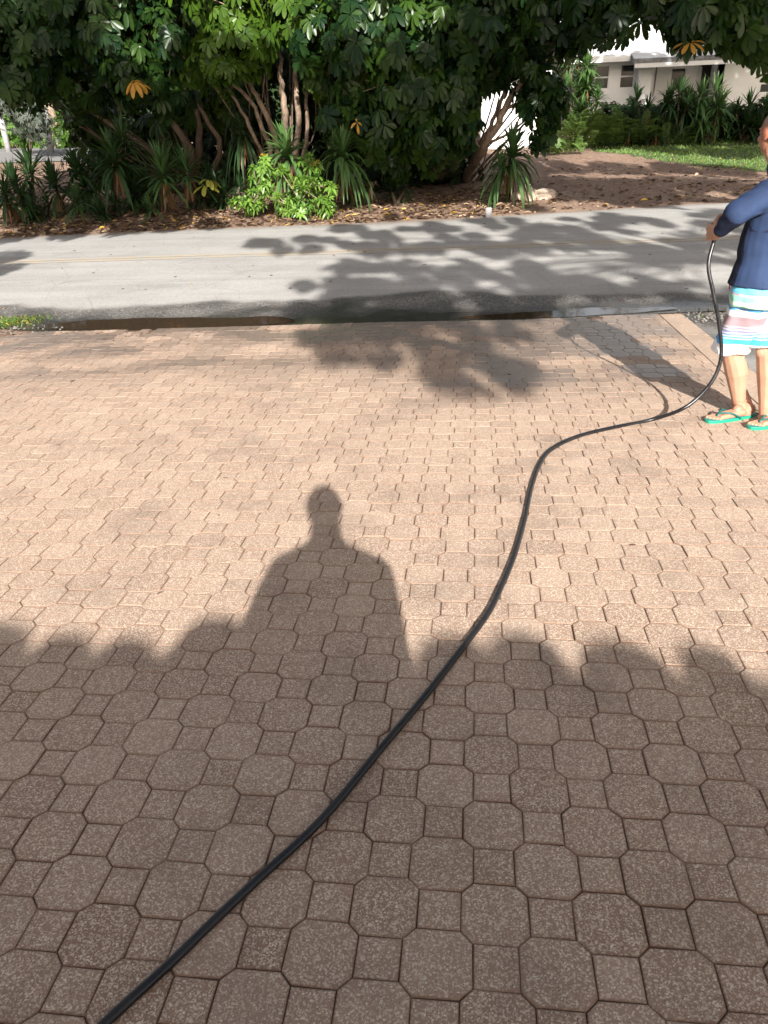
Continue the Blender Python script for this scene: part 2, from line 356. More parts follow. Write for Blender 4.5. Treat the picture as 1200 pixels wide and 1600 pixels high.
# the road follows its own two edges: rows run from the near edge to the far edge
vv = np.concatenate([np.linspace(0, 0.18, 30), np.linspace(0.2, 1, 44)])
V = []; col = []
for q in vv:
    for x in xs:
        n, f = lerp(NEAR, x), lerp(FAR, x); y = n + (f - n) * q
        if q == 1: y += 0.14 * noise.noise(Vector((x * 2.1, 0, 7)))
        V.append((x, y, road_z(x, y))); col.append(road_attr(x, y))
nx = len(xs); i = np.arange(nx - 1)[None, :] + np.arange(len(vv) - 1)[:, None] * nx
tag(npmesh('road', V, np.stack([i, i + 1, i + 1 + nx, i + nx], -1).reshape(-1, 4), M['asphalt'], None, np.array(col)), kind='structure')
YL = [(-40, 7.6), (-14, 11.3), (-7.65, 12.07), (-1.41, 12.46), (3.55, 12.93), (9, 13.7), (40, 19)]
mb = MB()
for off in (-0.11, 0.11):
    X = np.arange(-30, 30, 0.25)
    for a, b_ in zip(X[:-1], X[1:]):
        P = [(a, lerp(YL, a) + off - 0.075), (b_, lerp(YL, b_) + off - 0.075), (b_, lerp(YL, b_) + off + 0.075), (a, lerp(YL, a) + off + 0.075)]
        mb.add([(x, y, road_z(x, y) + 0.0045) for x, y in P], [(0, 1, 2, 3)])
tag(mb.build('road_marking', M['line']), kind='structure')
# muddy water standing in the gutter
ring = []
for k in range(60):
    th = 2 * math.pi * k / 60; x = -3.35 + 1.45 * math.cos(th); s = math.sin(th)
    y = lerp(NEAR, x) + 0.20 + (0.34 if s > 0 else 0.17) * s * (1 + 0.35 * noise.noise(Vector((x * 2, s, 2)))); ring.append((x, y, RZ - 0.0050))
tag(pymesh('puddle', ring, [tuple(range(60))], M['water']), kind='structure')
ring = []
for k in range(60):
    th = 2 * math.pi * k / 60; x = 1.0 + 1.15 * math.cos(th); s = math.sin(th)
    y = lerp(NEAR, x) + 0.2 + 0.16 * s * (1 + 0.5 * noise.noise(Vector((x * 2, s, 6)))); ring.append((x, y, RZ - 0.0072))
tag(pymesh('puddle', ring, [tuple(range(60))], M['water']), kind='structure')

# driveway of octagon and square pavers, one surface
PP = 0.129; PX, PY = 0.07464569, 1.19979192
XR = 1.900
def wetness(x, y):
    a = 1.8 * math.exp(-((x - 1.12) / 0.48) ** 2 - ((y - 7.3) / 0.95) ** 2) + 1.4 * math.exp(-((x - 1.45) / 0.25) ** 2 - ((y - 6.3) / 0.55) ** 2)
    a += 0.55 * math.exp(-((x - 0.3) / 1.2) ** 2 - ((lerp(EDGE, x) - y) / 0.35) ** 2)
    a += 0.50 * math.exp(-((x + 0.35) / 0.9) ** 2 - ((y - 6.9) / 0.9) ** 2) + 0.55 * math.exp(-((x - 0.20) / 0.75) ** 2 - ((y - 5.75) / 0.65) ** 2) + 0.30 * math.exp(-((x + 3.0) / 1.4) ** 2 - ((y - 6.0) / 0.6) ** 2)
    a += 0.8 * math.exp(-((x + 4.1) / 0.5) ** 2 - ((y - 7.35) / 0.16) ** 2) + 0.35 * math.exp(-((lerp(EDGE, x) - y) / 0.12) ** 2)
    a += 0.50 * math.exp(-((lerp(EDGE, x) - y) / 1.0) ** 2) + 0.22 * math.exp(-((lerp(EDGE, x) - y) / 2.2) ** 2)
    a *= max(0.15, 1.15 + 2.0 * noise.noise(Vector((x * 1.5, y * 2.0, 0))) + 0.8 * noise.noise(Vector((x * 5, y * 6, 4))))
    return min(1, max(0, a))
def clip(poly, P0, n):
    out = []
    for i in range(len(poly)):
        a, b = poly[i], poly[(i + 1) % len(poly)]; da = (a - P0) @ n; db = (b - P0) @ n
        if da <= 0: out.append(a)
        if da * db < 0: out.append(a + (b - a) * da / (da - db))
    return out
PV, PF, PC = [], [], []
def paver_piece(poly, inset, tone, fine=True):
    c = sum(poly) / len(poly); n = len(poly); z0 = random.gauss(0, 0.0009); tx, ty = random.gauss(0, 0.008), random.gauss(0, 0.008)
    def off(d):
        Q = []
        for i in range(n):
            a, b, e = poly[i - 1], poly[i], poly[(i + 1) % n]
            n1 = np.array([-(b - a)[1], (b - a)[0]]); n1 /= np.linalg.norm(n1) + 1e-9; n2 = np.array([-(e - b)[1], (e - b)[0]]); n2 /= np.linalg.norm(n2) + 1e-9
            m_ = n1 + n2; m_ /= max(0.35, (m_ @ m_) / 2) ** 1.0 * 1.0
            Q.append(b + m_ * d * (1.0 / max(0.5, 1)) if False else b + (n1 + n2) / (1 + max(-0.5, n1 @ n2)) * d)
        return Q
    base = len(PV); jit = np.array([[random.gauss(0, 0.0006), random.gauss(0, 0.0006)] for _ in range(n)])
    W = wetness(*c)
    rings = [(0.0006 + inset, -0.011, 1.0), (0.0009 + inset, -0.0030, 1.0), (0.0026 + inset, -0.0009, 0.7), (0.0058 + inset, 0.0, 0.15), (0.011 + inset, 0.0, 0.0)]
    for d, z, e in rings:
        for q, j in zip(off(d), jit):
            q = q + j; PV.append(pw(q[0], q[1], z + z0 + tx * (q[0] - c[0]) + ty * (q[1] - c[1]))); PC.append((tone, W, e))
    for r in range(len(rings) - 1):
        for i in range(n):
            PF.append((base + r * n + i, base + r * n + (i + 1) % n, base + (r + 1) * n + (i + 1) % n, base + (r + 1) * n + i))
    PF.append(tuple(base + (len(rings) - 1) * n + i for i in range(n)))
HW, HS = PP * 0.61, PP * 0.39
octa = [(-HS, -HW), (HS, -HW), (HW, -HS), (HW, HS), (HS, HW), (-HS, HW), (-HW, HS), (-HW, -HS)]
squ = [(-HS, -HS), (HS, -HS), (HS, HS), (-HS, HS)]
HEADER = (-3.3, 0.15)
for j in range(-30, 60):
    tone = 0.5
    for i in range(-60, 16):
        cx, cy = PX + i * PP, PY + j * PP
        e = lerp(EDGE, cx)
        if cy > e + 0.2 or cx > XR + 0.1 or cy < -2.9: continue
        if cy < 0.3 and (cx < -3 or cx > 2): continue
        tone = min(1, max(0, random.gauss(0.5, 0.23)))
        odd = (i + j) % 2
        poly = [np.array([cx + a, cy + b]) for a, b in (squ if odd else octa)]
        top = e - (0.205 if HEADER[0] < cx < HEADER[1] else 0.0)
        sl = (lerp(EDGE, cx + 0.1) - lerp(EDGE, cx - 0.1)) / 0.2
        if cy + HW > top - 0.03: poly = clip(poly, np.array([cx, top]), np.array([-sl, 1.0]))
        if cx + HW > XR and len(poly) > 2: poly = clip(poly, np.array([XR, 0]), np.array([1.0, 0]))
        if len(poly) < 3: continue
        A_ = 0.5 * abs(sum(poly[k][0] * poly[(k + 1) % len(poly)][1] - poly[(k + 1) % len(poly)][0] * poly[k][1] for k in range(len(poly))))
        if A_ < 0.0012 or min(np.linalg.norm(poly[k] - poly[k - 1]) for k in range(len(poly))) < 0.004: continue
        paver_piece(poly, 0.0, tone)
x = HEADER[0]
while x < HEADER[1]:
    e = lerp(EDGE, x + .055); sl = (lerp(EDGE, x + 0.2) - lerp(EDGE, x - 0.1)) / 0.3; q = 0.108
    paver_piece([np.array([x, e - 0.2]), np.array([x + q, e - 0.2 + sl * q]), np.array([x + q, e + sl * q]), np.array([x, e])], 0.0, min(1, max(0, random.gauss(0.5, 0.25))))
    x += 0.1085
yy = -2.8
while yy < 8.1:                                                    # long smooth border slabs down the right-hand side
    y1 = min(yy + 1.25, 8.17); paver_piece([np.array([XR + 0.004, yy]), np.array([XR + 0.235, yy]), np.array([XR + 0.235, y1]), np.array([XR + 0.004, y1])], 0.0, 0.95); yy = y1
me = bpy.data.meshes.new('driveway'); me.from_pydata([tuple(v) for v in PV], [], PF); me.update()
a = me.color_attributes.new('tint', 'FLOAT_COLOR', 'POINT'); c4 = np.ones((len(PV), 4), dtype=np.float32); c4[:, :3] = PC; a.data.foreach_set('color', c4.ravel())
me.materials.append(M['paver']); tag(link(bpy.data.objects.new('driveway', me)), kind='structure')
jv = [pw(-7.8, -2.9, -0.008), pw(2.14, -2.9, -0.008), pw(2.14, 8.2, -0.008), pw(0.4, 7.95, -0.008), pw(-0.92, 7.9, -0.008), pw(-2.93, 7.71, -0.008), pw(-4.58, 7.58, -0.008), pw(-4.9, 7.3, -0.008), pw(-7.0, 5.95, -0.008), pw(-7.8, 5.6, -0.008)]
tag(pymesh('paving_bed', jv, [tuple(range(len(jv)))], M['sand']), kind='structure')
ap = [pw(2.15, -2.9, -0.012), pw(9, -2.9, -0.012), pw(9, 8.75, -0.012), pw(2.15, 8.24, -0.012)]
G = grid('asphalt_apron', np.arange(2.142, 6, 0.06), np.arange(2.5, 8.31, 0.06), lambda x, y: pw(x, y, -0.010 + 0.004 * noise.noise(Vector((x * 2, y * 2, 1))))[2], M['asphalt'],
         lambda x, y: (min(1, max(0.15, 1.3 * math.exp(-((y - 7.9) / 0.5) ** 2))), min(1, max(0, 0.45 + noise.noise(Vector((x * 1.5, y * 1.5, 3))))), 0.1))
tag(G, kind='structure')

# ------------------------------------------------------------------ leaves
def unit(v): return v / (np.linalg.norm(v, axis=-1, keepdims=True) + 1e-9)
PROF = {'obov': ([0, .2, .45, .7, .9, 1.0], [.10, .45, .85, 1.0, .70, .12]), 'strap': ([0, .25, .5, .75, 1.0], [.55, .95, 1.0, .7, .04]),
        'oval': ([0, .35, .7, 1.0], [.12, .95, .85, .08]), 'quad': ([0, .55, 1.0], [.2, 1.0, .1]), 'blade': ([0, .5, 1.0], [1.0, .75, .05])}
def leaves(B, D, Nn, L, W, droop, prof='obov', fold=0.25, c=None):
    """one blade per row: base B, direction D, upper side Nn, length L, half width W, droop fraction"""
    n = len(B); D = unit(D); S = unit(np.cross(D, Nn)); U = np.cross(S, D); t, wd = (np.array(q) for q in PROF[prof]); k = len(t)
    L = np.broadcast_to(L, n)[:, None]; W = np.broadcast_to(W, n)[:, None]; dr = np.broadcast_to(droop, n)[:, None]
    V = np.zeros((n, k, 3, 3))
    for q in range(k):
        c0 = B + D * L * t[q] + np.array([0, 0, -1.0]) * dr * L * t[q] ** 2 - D * dr * L * 0.3 * t[q] ** 2
        w_ = W * wd[q]
        V[:, q, 1] = c0; V[:, q, 0] = c0 - S * w_ + U * w_ * fold; V[:, q, 2] = c0 + S * w_ + U * w_ * fold
    idx = np.arange(n)[:, None, None] * (3 * k); a = np.array([[[q * 3 + s, q * 3 + s + 1, q * 3 + s + 4, q * 3 + s + 3] for s in (0, 1)] for q in range(k - 1)]).reshape(1, -1, 4)
    F = (idx + a).reshape(-1, 4)
    col = np.repeat(c if c is not None else np.zeros((n, 3)), 3 * k, axis=0)
    return V.reshape(-1, 3), F, col
class Fol:
    def __init__(s): s.V = []; s.F = []; s.C = []; s.n = 0
    def add(s, vfc):
        V, F, c = vfc; s.V.append(V); s.F.append(F + s.n); s.C.append(c); s.n += len(V); return s
    def build(s, name, m, parent): return npmesh(name, np.concatenate(s.V), np.concatenate(s.F), m, parent, np.concatenate(s.C))
def tint(n, lo=0.1, hi=0.9, yel=0.0, dead=0.0, per=None):
    c = np.zeros((n, 3)); c[:, 0] = rng.uniform(lo, hi, n); c[:, 1] = (rng.random(n) < yel) * rng.uniform(.6, 1, n); c[:, 2] = (rng.random(n) < dead) * rng.uniform(.6, 1, n); return c
def rosettes(P, A, size=0.27, nl=9, c=None, prof='obov', wr=0.19, droop=0.35, lift=-0.18):
    """palmate umbrella leaves: hub points P, axes A"""
    n = len(P); A = unit(A); ref = rng.normal(size=(n, 3)); u = unit(np.cross(A, ref)); v = np.cross(A, u)
    th = (np.arange(nl)[None, :] * 2 * np.pi / nl + rng.uniform(0, 6.28, n)[:, None] + rng.normal(0, .09, (n, nl)))
    el = rng.normal(lift, 0.22, (n, 1)) + rng.normal(0, 0.12, (n, nl))
    D = (u[:, None] * np.cos(th)[..., None] + v[:, None] * np.sin(th)[..., None]) * np.cos(el)[..., None] + A[:, None] * np.sin(el)[..., None]
    sz = (rng.uniform(0.7, 1.15, n)[:, None] * rng.uniform(0.78, 1.08, (n, nl))) * size
    if c is None: c = tint(n)
    cc = np.repeat(c, nl, axis=0); cc[:, 0] = np.clip(cc[:, 0] + rng.normal(0, .08, len(cc)), 0, 1)
    B = P[:, None] + D * sz[..., None] * 0.10
    return leaves(B.reshape(-1, 3), D.reshape(-1, 3), np.repeat(A, nl, axis=0), sz.ravel(), sz.ravel() * wr, np.repeat(rng.uniform(droop * .5, droop * 1.5, n), nl), prof, 0.22, cc)
def shell(c, r, n, up=0.25, inner=0.35, squash=(1, 1, 1)):
    """points in a lumpy ball, most of them near its skin, and their outward directions"""
    d = unit(rng.normal(size=(n, 3))); lump = np.array([0.78 + 0.55 * noise.noise(Vector((*(q * 1.9 + c * 0.7),))) for q in d])
    rad = r * lump * np.where(rng.random(n) < inner, rng.uniform(.3, .85, n), rng.uniform(.85, 1.08, n))
    return c + d * rad[:, None] * np.array(squash), unit(d + np.array([0, 0, up]) + rng.normal(0, .25, (n, 3)))
def tree(name, label, cat, base, blobs, limbs, size=0.27, mk='umb', nl=9, group=None, bark='bark', yel=0.0, tone=(0.05, 0.9), extra=None, prof='obov', wr=0.19, thin=0):
    if prof == 'obov': size *= 0.93; wr = 0.22; blobs = [(c, r, int(n * 1.3)) for c, r, n in blobs]
    t = empty(name, base); tag(t, label, cat, group)
    f = Fol(); tips = []
    for (c, r, n) in blobs:
        P, A = shell(np.array(c, float), r, n); f.add(rosettes(P, A, size, nl, tint(n, *tone, yel=yel), prof, wr)); tips.append((c, P))
    if extra: f.add(extra)
    f.build('crown', M[mk], t)
    mb = MB()
    for P, r0, r1 in limbs:
        S_ = spline(P, 6); S_ = [p + np.array([random.gauss(0, r0 * .22), random.gauss(0, r0 * .22), 0]) for p in S_]
        mb.tube(S_, np.linspace(r0, r1, len(S_)), 8, jit=0.12)
    for k in range(thin):
        c, P = tips[k % len(tips)]; c = np.array(c, float); b0 = np.array(base, float) + [random.uniform(-.45, .45), random.uniform(-.1, .3), -.03]; q = P[k * 7 % len(P)]
        md = b0 * .5 + q * .5 + rng.normal(0, .16, 3); S_ = spline([b0, b0 * .75 + md * .25 + rng.normal(0, .08, 3), md, q], 5); rb = random.uniform(.022, .045); mb.tube(S_, np.linspace(rb, .012, len(S_)), 6, jit=.15)
    # twigs from limb ends into the crown
    for c, P in tips:
        c = np.array(c, float)
        for q in P[::9]: mb.tube([c + (q - c) * 0.05, c + (q - c) * 0.55 + rng.normal(0, .05, 3), q], [0.022, 0.013, 0.007], 4, cap=False)
    mb.build('trunk', M[bark], t, True); return t
def A3(*l): return [at(u, v, Y) for u, v, Y in l]

# ------------------------------------------------------------------ umbrella trees along the far side of the road
def gb(u, v): return gr(u, v)
bA = gb(300, 300)
tree('umbrella_tree', 'big dark umbrella tree at the far left, its crown low over the spiky plants', 'tree', bA,
     [(at(40, 55, 18.4), 1.5, 150), (at(160, 30, 18.6), 1.4, 150), (at(90, -70, 19.0), 1.9, 170), (at(30, 120, 18.0), 0.75, 60), (at(-70, 60, 18.6), 1.6, 120),
      (at(205, 105, 18.5), 0.95, 95), (at(255, 60, 18.8), 1.0, 100), (at(265, 150, 19.2), 0.8, 60), (at(120, 130, 18.8), 0.8, 70), (at(235, -60, 19.4), 1.7, 150), (at(150, 190, 21), 0.9, 60), (at(250, 225, 21), 1.0, 60)],
     [([bA, at(290, 220, 19.3), at(200, 130, 19.1), at(60, 40, 18.8)], .11, .04), ([bA, at(310, 200, 19.4), at(260, 90, 19.2), at(170, 0, 19)], .10, .035), ([bA + [.2, 0, 0], at(345, 230, 19.6), at(300, 150, 19.3), at(270, 40, 19)], .08, .03),
      ([bA + [-.3, .1, 0], at(240, 240, 19.6), at(150, 180, 19), at(60, 120, 18.4)], .07, .025), ([at(260, 80, 19), at(190, 20, 18.4), at(120, -5, 18)], .05, .025)],
     yel=0.0, thin=14, bark='dbark', tone=(0.0, 0.38), extra=rosettes(np.array([at(208, 128, 17.7), at(216, 132, 17.75)]), np.array([[0, -.5, .6], [0.2, -.4, .7]]), 0.26, 8, np.array([[.5, 1, .25], [.5, 1, .3]])))  # tone: leaf colour kept dark to deepen the shade of this crown
bB = gb(445, 292)
tree('umbrella_tree', 'many stemmed umbrella tree with sunlit pale trunks fanning out behind the drooping spiky plants', 'tree', bB,
     [(at(345, 85, 18.3), 0.62, 60), (at(380, 30, 18.4), 0.9, 100), (at(470, 20, 18.6), 0.8, 70), (at(440, -60, 19.2), 1.7, 150), (at(325, -20, 18.8), 1.1, 90), (at(300, 105, 18.9), 0.5, 30), (at(395, 85, 18.5), 0.45, 26), (at(500, 110, 19.0), 0.5, 36), (at(350, 150, 20.6), 0.9, 50)],
     [([bB, at(425, 200, 19.2), at(395, 140, 19.2), at(350, 60, 19)], .085, .03), ([bB + [.08, 0, 0], at(445, 190, 19.1), at(440, 120, 19.1), at(425, 30, 19)], .10, .035), ([bB + [.2, 0, 0], at(466, 190, 19.2), at(462, 110, 19.2), at(470, 20, 19)], .085, .03),
      ([bB + [-.15, 0, 0], at(415, 215, 19.3), at(385, 150, 19.2), at(320, 110, 19)], .07, .03), ([bB + [-.2, .1, 0], at(405, 230, 19.5), at(370, 160, 19.4), at(310, 60, 19.2)], .06, .025), ([bB + [.3, .1, 0], at(480, 210, 19.3), at(480, 140, 19.4), at(505, 60, 19.2)], .06, .025)],
     tone=(0.5, 1.0), yel=0.0, thin=11)  # tone: leaf colour lightened so this crown reads as sunlit
bC = gb(690, 284)
tree('umbrella_tree', 'wide dense umbrella tree, leafy down to the litter, left of the leaning bare trunks', 'tree', bC,
     [(at(500, 50, 18.4), 0.95, 100), (at(575, 30, 18.1), 1.15, 140), (at(660, 50, 18.0), 1.2, 140), (at(740, 40, 18.2), 1.2, 130), (at(560, 120, 18.1), 0.85, 95), (at(640, 130, 17.8), 0.95, 110), (at(710, 140, 18.0), 0.8, 85),
      (at(530, 185, 18.1), 0.62, 55), (at(600, 205, 17.9), 0.85, 85), (at(675, 215, 17.8), 0.75, 75), (at(725, 205, 18.1), 0.45, 32), (at(600, -80, 18.8), 1.9, 170), (at(740, -70, 18.8), 1.8, 150), (at(620, 262, 18.2), 0.35, 16)],
     [([bC, at(690, 200, 18.6), at(660, 110, 18.5), at(650, 0, 18.5)], .15, .05), ([bC + [.3, 0, 0], at(716, 220, 18.6), at(720, 120, 18.6), at(740, 10, 18.5)], .08, .04), ([bC, at(650, 230, 18.8), at(590, 150, 18.6), at(560, 40, 18.5)], .08, .03), ([bC + [-.2, .2, 0], at(620, 220, 19), at(540, 150, 18.9), at(500, 40, 18.8)], .06, .03)],
     thin=8, tone=(0.0, 0.48), yel=0.0, extra=rosettes(np.array([at(558, 192, 17.2)]), np.array([[0.4, -.8, .1]]), 0.20, 4, np.array([[.5, .9, 0.1]])))  # tone: shade under the canopy put into darker leaf colour
bD = gb(722, 284)
tree('umbrella_tree', 'umbrella tree with long bare trunks leaning right over the dirt drive', 'tree', bD,
     [(at(850, 20, 19.0), 1.15, 120), (at(930, 5, 18.6), 0.95, 90), (at(975, 5, 18.2), 0.42, 22), (at(810, 85, 19.0), 0.7, 60), (at(835, 150, 18.8), 0.5, 26), (at(900, 55, 18.8), 0.42, 24), (at(820, -70, 19.4), 1.6, 110), (at(980, -60, 18.8), 1.4, 100), (at(868, 155, 18.6), 0.38, 18), (at(858, 182, 18.6), 0.32, 14), (at(855, 125, 18.7), 0.4, 18), (at(775, 110, 19.2), 0.55, 34), (at(845, 215, 18.8), .3, 9)],
     [([bD, at(752, 238, 19.0), at(790, 170, 19.0), at(835, 95, 19), at(900, 20, 18.8)], .105, .04), ([bD + [.05, .1, 0], at(748, 230, 19.3), at(775, 180, 19.3), at(800, 110, 19.3), at(830, 20, 19.2)], .06, .03),
      ([at(748, 240, 19.1), at(738, 190, 19.2), at(752, 140, 19.2), at(775, 90, 19.2)], .05, .022), ([at(790, 170, 19), at(835, 150, 19), at(880, 120, 18.8)], .04, .015), ([at(760, 225, 19), at(800, 205, 19.1), at(850, 160, 18.9)], .035, .014)],
     tone=(0.0, 0.3), yel=0.0, thin=7)  # tone: darker leaf colour stands in for shade
bE = np.array([11.5, 17.5, tz(11.5, 17.5)])
tree('umbrella_tree', 'umbrella tree reaching into the top right corner, with one orange leaf', 'tree', bE,
     [(at(1085, 12, 14.2), 0.55, 60), (at(1145, 18, 14.4), 0.55, 58), (at(1198, 42, 14.6), 0.45, 34), (at(1066, 50, 14.3), 0.24, 12), (at(1225, 20, 14.6), 0.9, 90), (at(1120, -50, 14.6), 1.0, 90), (at(1030, -40, 14.6), 0.8, 60), (at(1255, 60, 15), 0.5, 34), (at(1160, 58, 14.5), 0.25, 8)],
     [([bE, bE + [-.8, -1.2, 2.0], at(1260, 70, 15), at(1180, 50, 14.6), at(1110, 20, 14.3), at(1040, 0, 14.2)], .13, .035), ([at(1260, 70, 15), at(1190, 20, 14.6), at(1165, -30, 14.4)], .06, .03), ([bE + [-.8, -1.2, 2.0], at(1300, -20, 15), at(1180, -60, 14.6)], .09, .03)],
     tone=(0.0, 0.4), yel=0.0, extra=rosettes(np.array([at(1079, 66, 13.9)]), np.array([[0, -.3, .8]]), 0.25, 8, np.array([[.5, 1, .45]])))  # tone: leaf colour darkened for the shaded crown
# dense shrubs that close the gaps behind the trees
def shrub(name, label, base, blobs, mk, size, prof='oval', wr=0.3, nl=5, group=None, tone=(0, .7), stems=6, yel=0.0, droop=0.2):
    t = empty(name, base); tag(t, label, 'shrub', group); f = Fol()
    for c, r, n in blobs:
        P, A = shell(np.array(c, float), r, n, inner=0.55); f.add(rosettes(P, A, size, nl, tint(n, *tone, yel=yel), prof, wr, droop))
    f.build('foliage', M[mk], t); mb = MB()
    for k in range(stems):
        c = np.array(blobs[k % len(blobs)][0]); mb.tube([base + [random.uniform(-.3, .3), random.uniform(-.2, .2), -.02], base * .5 + c * .5 + rng.normal(0, .12, 3), c + rng.normal(0, .2, 3)], [.03, .02, .01], 6)
    mb.build('stem', M['dbark'], t, True); return t
GB = 'dark shrubs closing the gaps behind the umbrella trees'
for (u, lab, bl) in ((215, 'dense dark shrub filling the shade behind the spiky plants on the left', [(120, 60, 23), (200, 130, 23), (230, 230, 23), (170, 250, 22.5), (300, 180, 22.5), (120, 120, 24)]),
                     (375, 'dense dark shrub in the deep shade left of the pale fanned trunks', [(340, 120, 22.5), (390, 200, 22), (350, 260, 21.5), (420, 90, 22.5), (330, 30, 23), (440, 240, 22)]),
                     (560, 'dense dark shrub behind the middle of the wide umbrella tree', [(500, 150, 21.5), (560, 210, 21.5), (600, 110, 21.5), (540, 60, 22), (500, 250, 21.5), (610, 258, 21)]),
                     (680, 'dense dark shrub behind the trunks of the wide umbrella tree', [(650, 220, 21.5), (700, 140, 21.5), (660, 60, 22), (720, 60, 22), (690, 255, 21.5), (742, 15, 22)])):
    b = gb(u, 292); b = b + [0, 1.6, 0]; b[2] = tz(b[0], b[1])
    shrub('dense_shrub', lab, b, [(at(*q), 1.15, 230) for q in bl], 'bush', 0.24, group=GB)

# ------------------------------------------------------------------ spiky plants
def strap_head(f, c, n, L, wr=0.045, up=0.3, droop=0.5, tone=(0.1, .9), ax=(0, 0, 1), skirt=0):
    ax = unit(np.array(ax, float)); th = rng.uniform(0, 6.28, n); h = np.linspace(1, 0, n) ** 0.8      # inner leaves stand up
    el = np.radians(-25 + 105 * h) + rng.normal(0, .12, n); u = unit(np.cross(ax, [0.3, 1, 0.1])); v = np.cross(ax, u)
    D = (u * np.cos(th)[:, None] + v * np.sin(th)[:, None]) * np.cos(el)[:, None] + ax * (np.sin(el) + up * .3)[:, None]
    B = np.array(c) - ax * (0.25 * L * (1 - h))[:, None]; Ln = L * rng.uniform(.75, 1.1, n) * (0.75 + 0.25 * (1 - h))
    col = tint(n, *tone); f.add(leaves(B, D, np.broadcast_to(ax, (n, 3)) + 1e-3 * rng.normal(size=(n, 3)), Ln, Ln * wr, droop * (1.15 - h), 'strap', 0.35, col))
    if skirt:
        th = rng.uniform(0, 6.28, skirt); D = np.stack([np.cos(th) * .35, np.sin(th) * .35, -np.ones(skirt)], 1); c2 = tint(skirt); c2[:, 2] = rng.uniform(.7, 1, skirt)
        f.add(leaves(np.array(c) - np.array([0, 0, .3 * L]) + rng.normal(0, .03, (skirt, 3)), D, np.stack([np.cos(th), np.sin(th), 0 * th], 1), L * rng.uniform(.35, .75, skirt), L * .03, 0.1, 'strap', 0.2, c2))
def spiky(label, base, heads, mk='strap', group=None, name='yucca_plant', wr=0.045, tone=(0.1, .9)):
    t = empty(name, base); tag(t, label, 'plant', group); f = Fol(); mb = MB()
    for (c, n, L, droop, skirt) in heads:
        c = np.array(c, float); strap_head(f, c, n, L, wr, droop=droop, skirt=skirt, tone=tone, ax=(random.uniform(-.15, .15), random.uniform(-.2, .1), 1))
        mb.tube([base + rng.normal(0, .03, 3) * [1, 1, 0], base * .5 + c * .5 + rng.normal(0, .03, 3), c], [.045, .035, .03], 7, jit=.15)
    f.build('foliage', M[mk], t); mb.build('stem', M['dbark'], t, True); return t
GS = 'spiky plants along the far verge'
def hd(u, v, Y, n, L, droop=0.5, skirt=0): return (at(u, v, Y), n, L, droop, skirt)
spiky('spiky plant drooping like a fountain in the sun in front of the pale trunks', gb(455, 322), [hd(448, 235, 17.3, 95, 1.05, .75, 14)], 'strap', GS, tone=(.6, 1))
spiky('tall shaggy drooping spiky plant just right of the leafy bright bushes', gb(548, 318), [hd(535, 240, 17.4, 100, 1.0, 1.0, 12), hd(520, 228, 17.6, 30, .6, .6)], 'strap', GS, tone=(.35, .9))
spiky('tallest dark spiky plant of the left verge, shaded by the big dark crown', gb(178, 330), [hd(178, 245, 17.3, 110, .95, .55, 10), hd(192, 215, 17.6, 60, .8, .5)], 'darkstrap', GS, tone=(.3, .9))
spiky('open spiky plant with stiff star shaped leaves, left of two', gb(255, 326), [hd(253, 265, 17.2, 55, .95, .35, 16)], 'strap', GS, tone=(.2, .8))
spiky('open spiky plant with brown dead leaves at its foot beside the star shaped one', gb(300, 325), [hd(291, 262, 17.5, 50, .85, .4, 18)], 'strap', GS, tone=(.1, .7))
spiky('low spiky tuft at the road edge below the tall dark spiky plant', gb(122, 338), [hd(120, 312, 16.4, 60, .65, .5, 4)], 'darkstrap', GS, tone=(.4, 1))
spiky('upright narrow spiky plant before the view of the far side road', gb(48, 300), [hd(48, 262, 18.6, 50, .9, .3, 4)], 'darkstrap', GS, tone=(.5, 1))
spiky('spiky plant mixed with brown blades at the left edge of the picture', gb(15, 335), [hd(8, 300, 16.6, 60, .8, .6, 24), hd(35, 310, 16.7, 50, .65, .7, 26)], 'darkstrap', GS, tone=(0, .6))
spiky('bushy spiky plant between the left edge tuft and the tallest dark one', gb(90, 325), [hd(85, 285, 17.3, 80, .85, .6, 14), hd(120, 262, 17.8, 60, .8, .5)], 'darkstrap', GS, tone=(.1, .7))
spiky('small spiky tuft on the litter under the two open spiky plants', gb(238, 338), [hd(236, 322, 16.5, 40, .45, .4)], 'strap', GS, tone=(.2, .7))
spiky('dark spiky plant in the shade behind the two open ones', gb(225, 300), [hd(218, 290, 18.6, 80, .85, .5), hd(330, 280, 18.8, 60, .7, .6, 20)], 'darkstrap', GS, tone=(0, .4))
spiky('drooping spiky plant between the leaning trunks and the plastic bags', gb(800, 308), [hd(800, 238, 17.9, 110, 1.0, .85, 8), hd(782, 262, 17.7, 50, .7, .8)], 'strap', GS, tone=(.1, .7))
spiky('hanging spiky leaves in the dark hollow left of the pale fanned trunks', gb(385, 300), [hd(378, 205, 19.4, 70, .8, 1.1, 16), hd(368, 160, 19.8, 50, .7, 1.0)], 'darkstrap', GS, tone=(.2, .7))
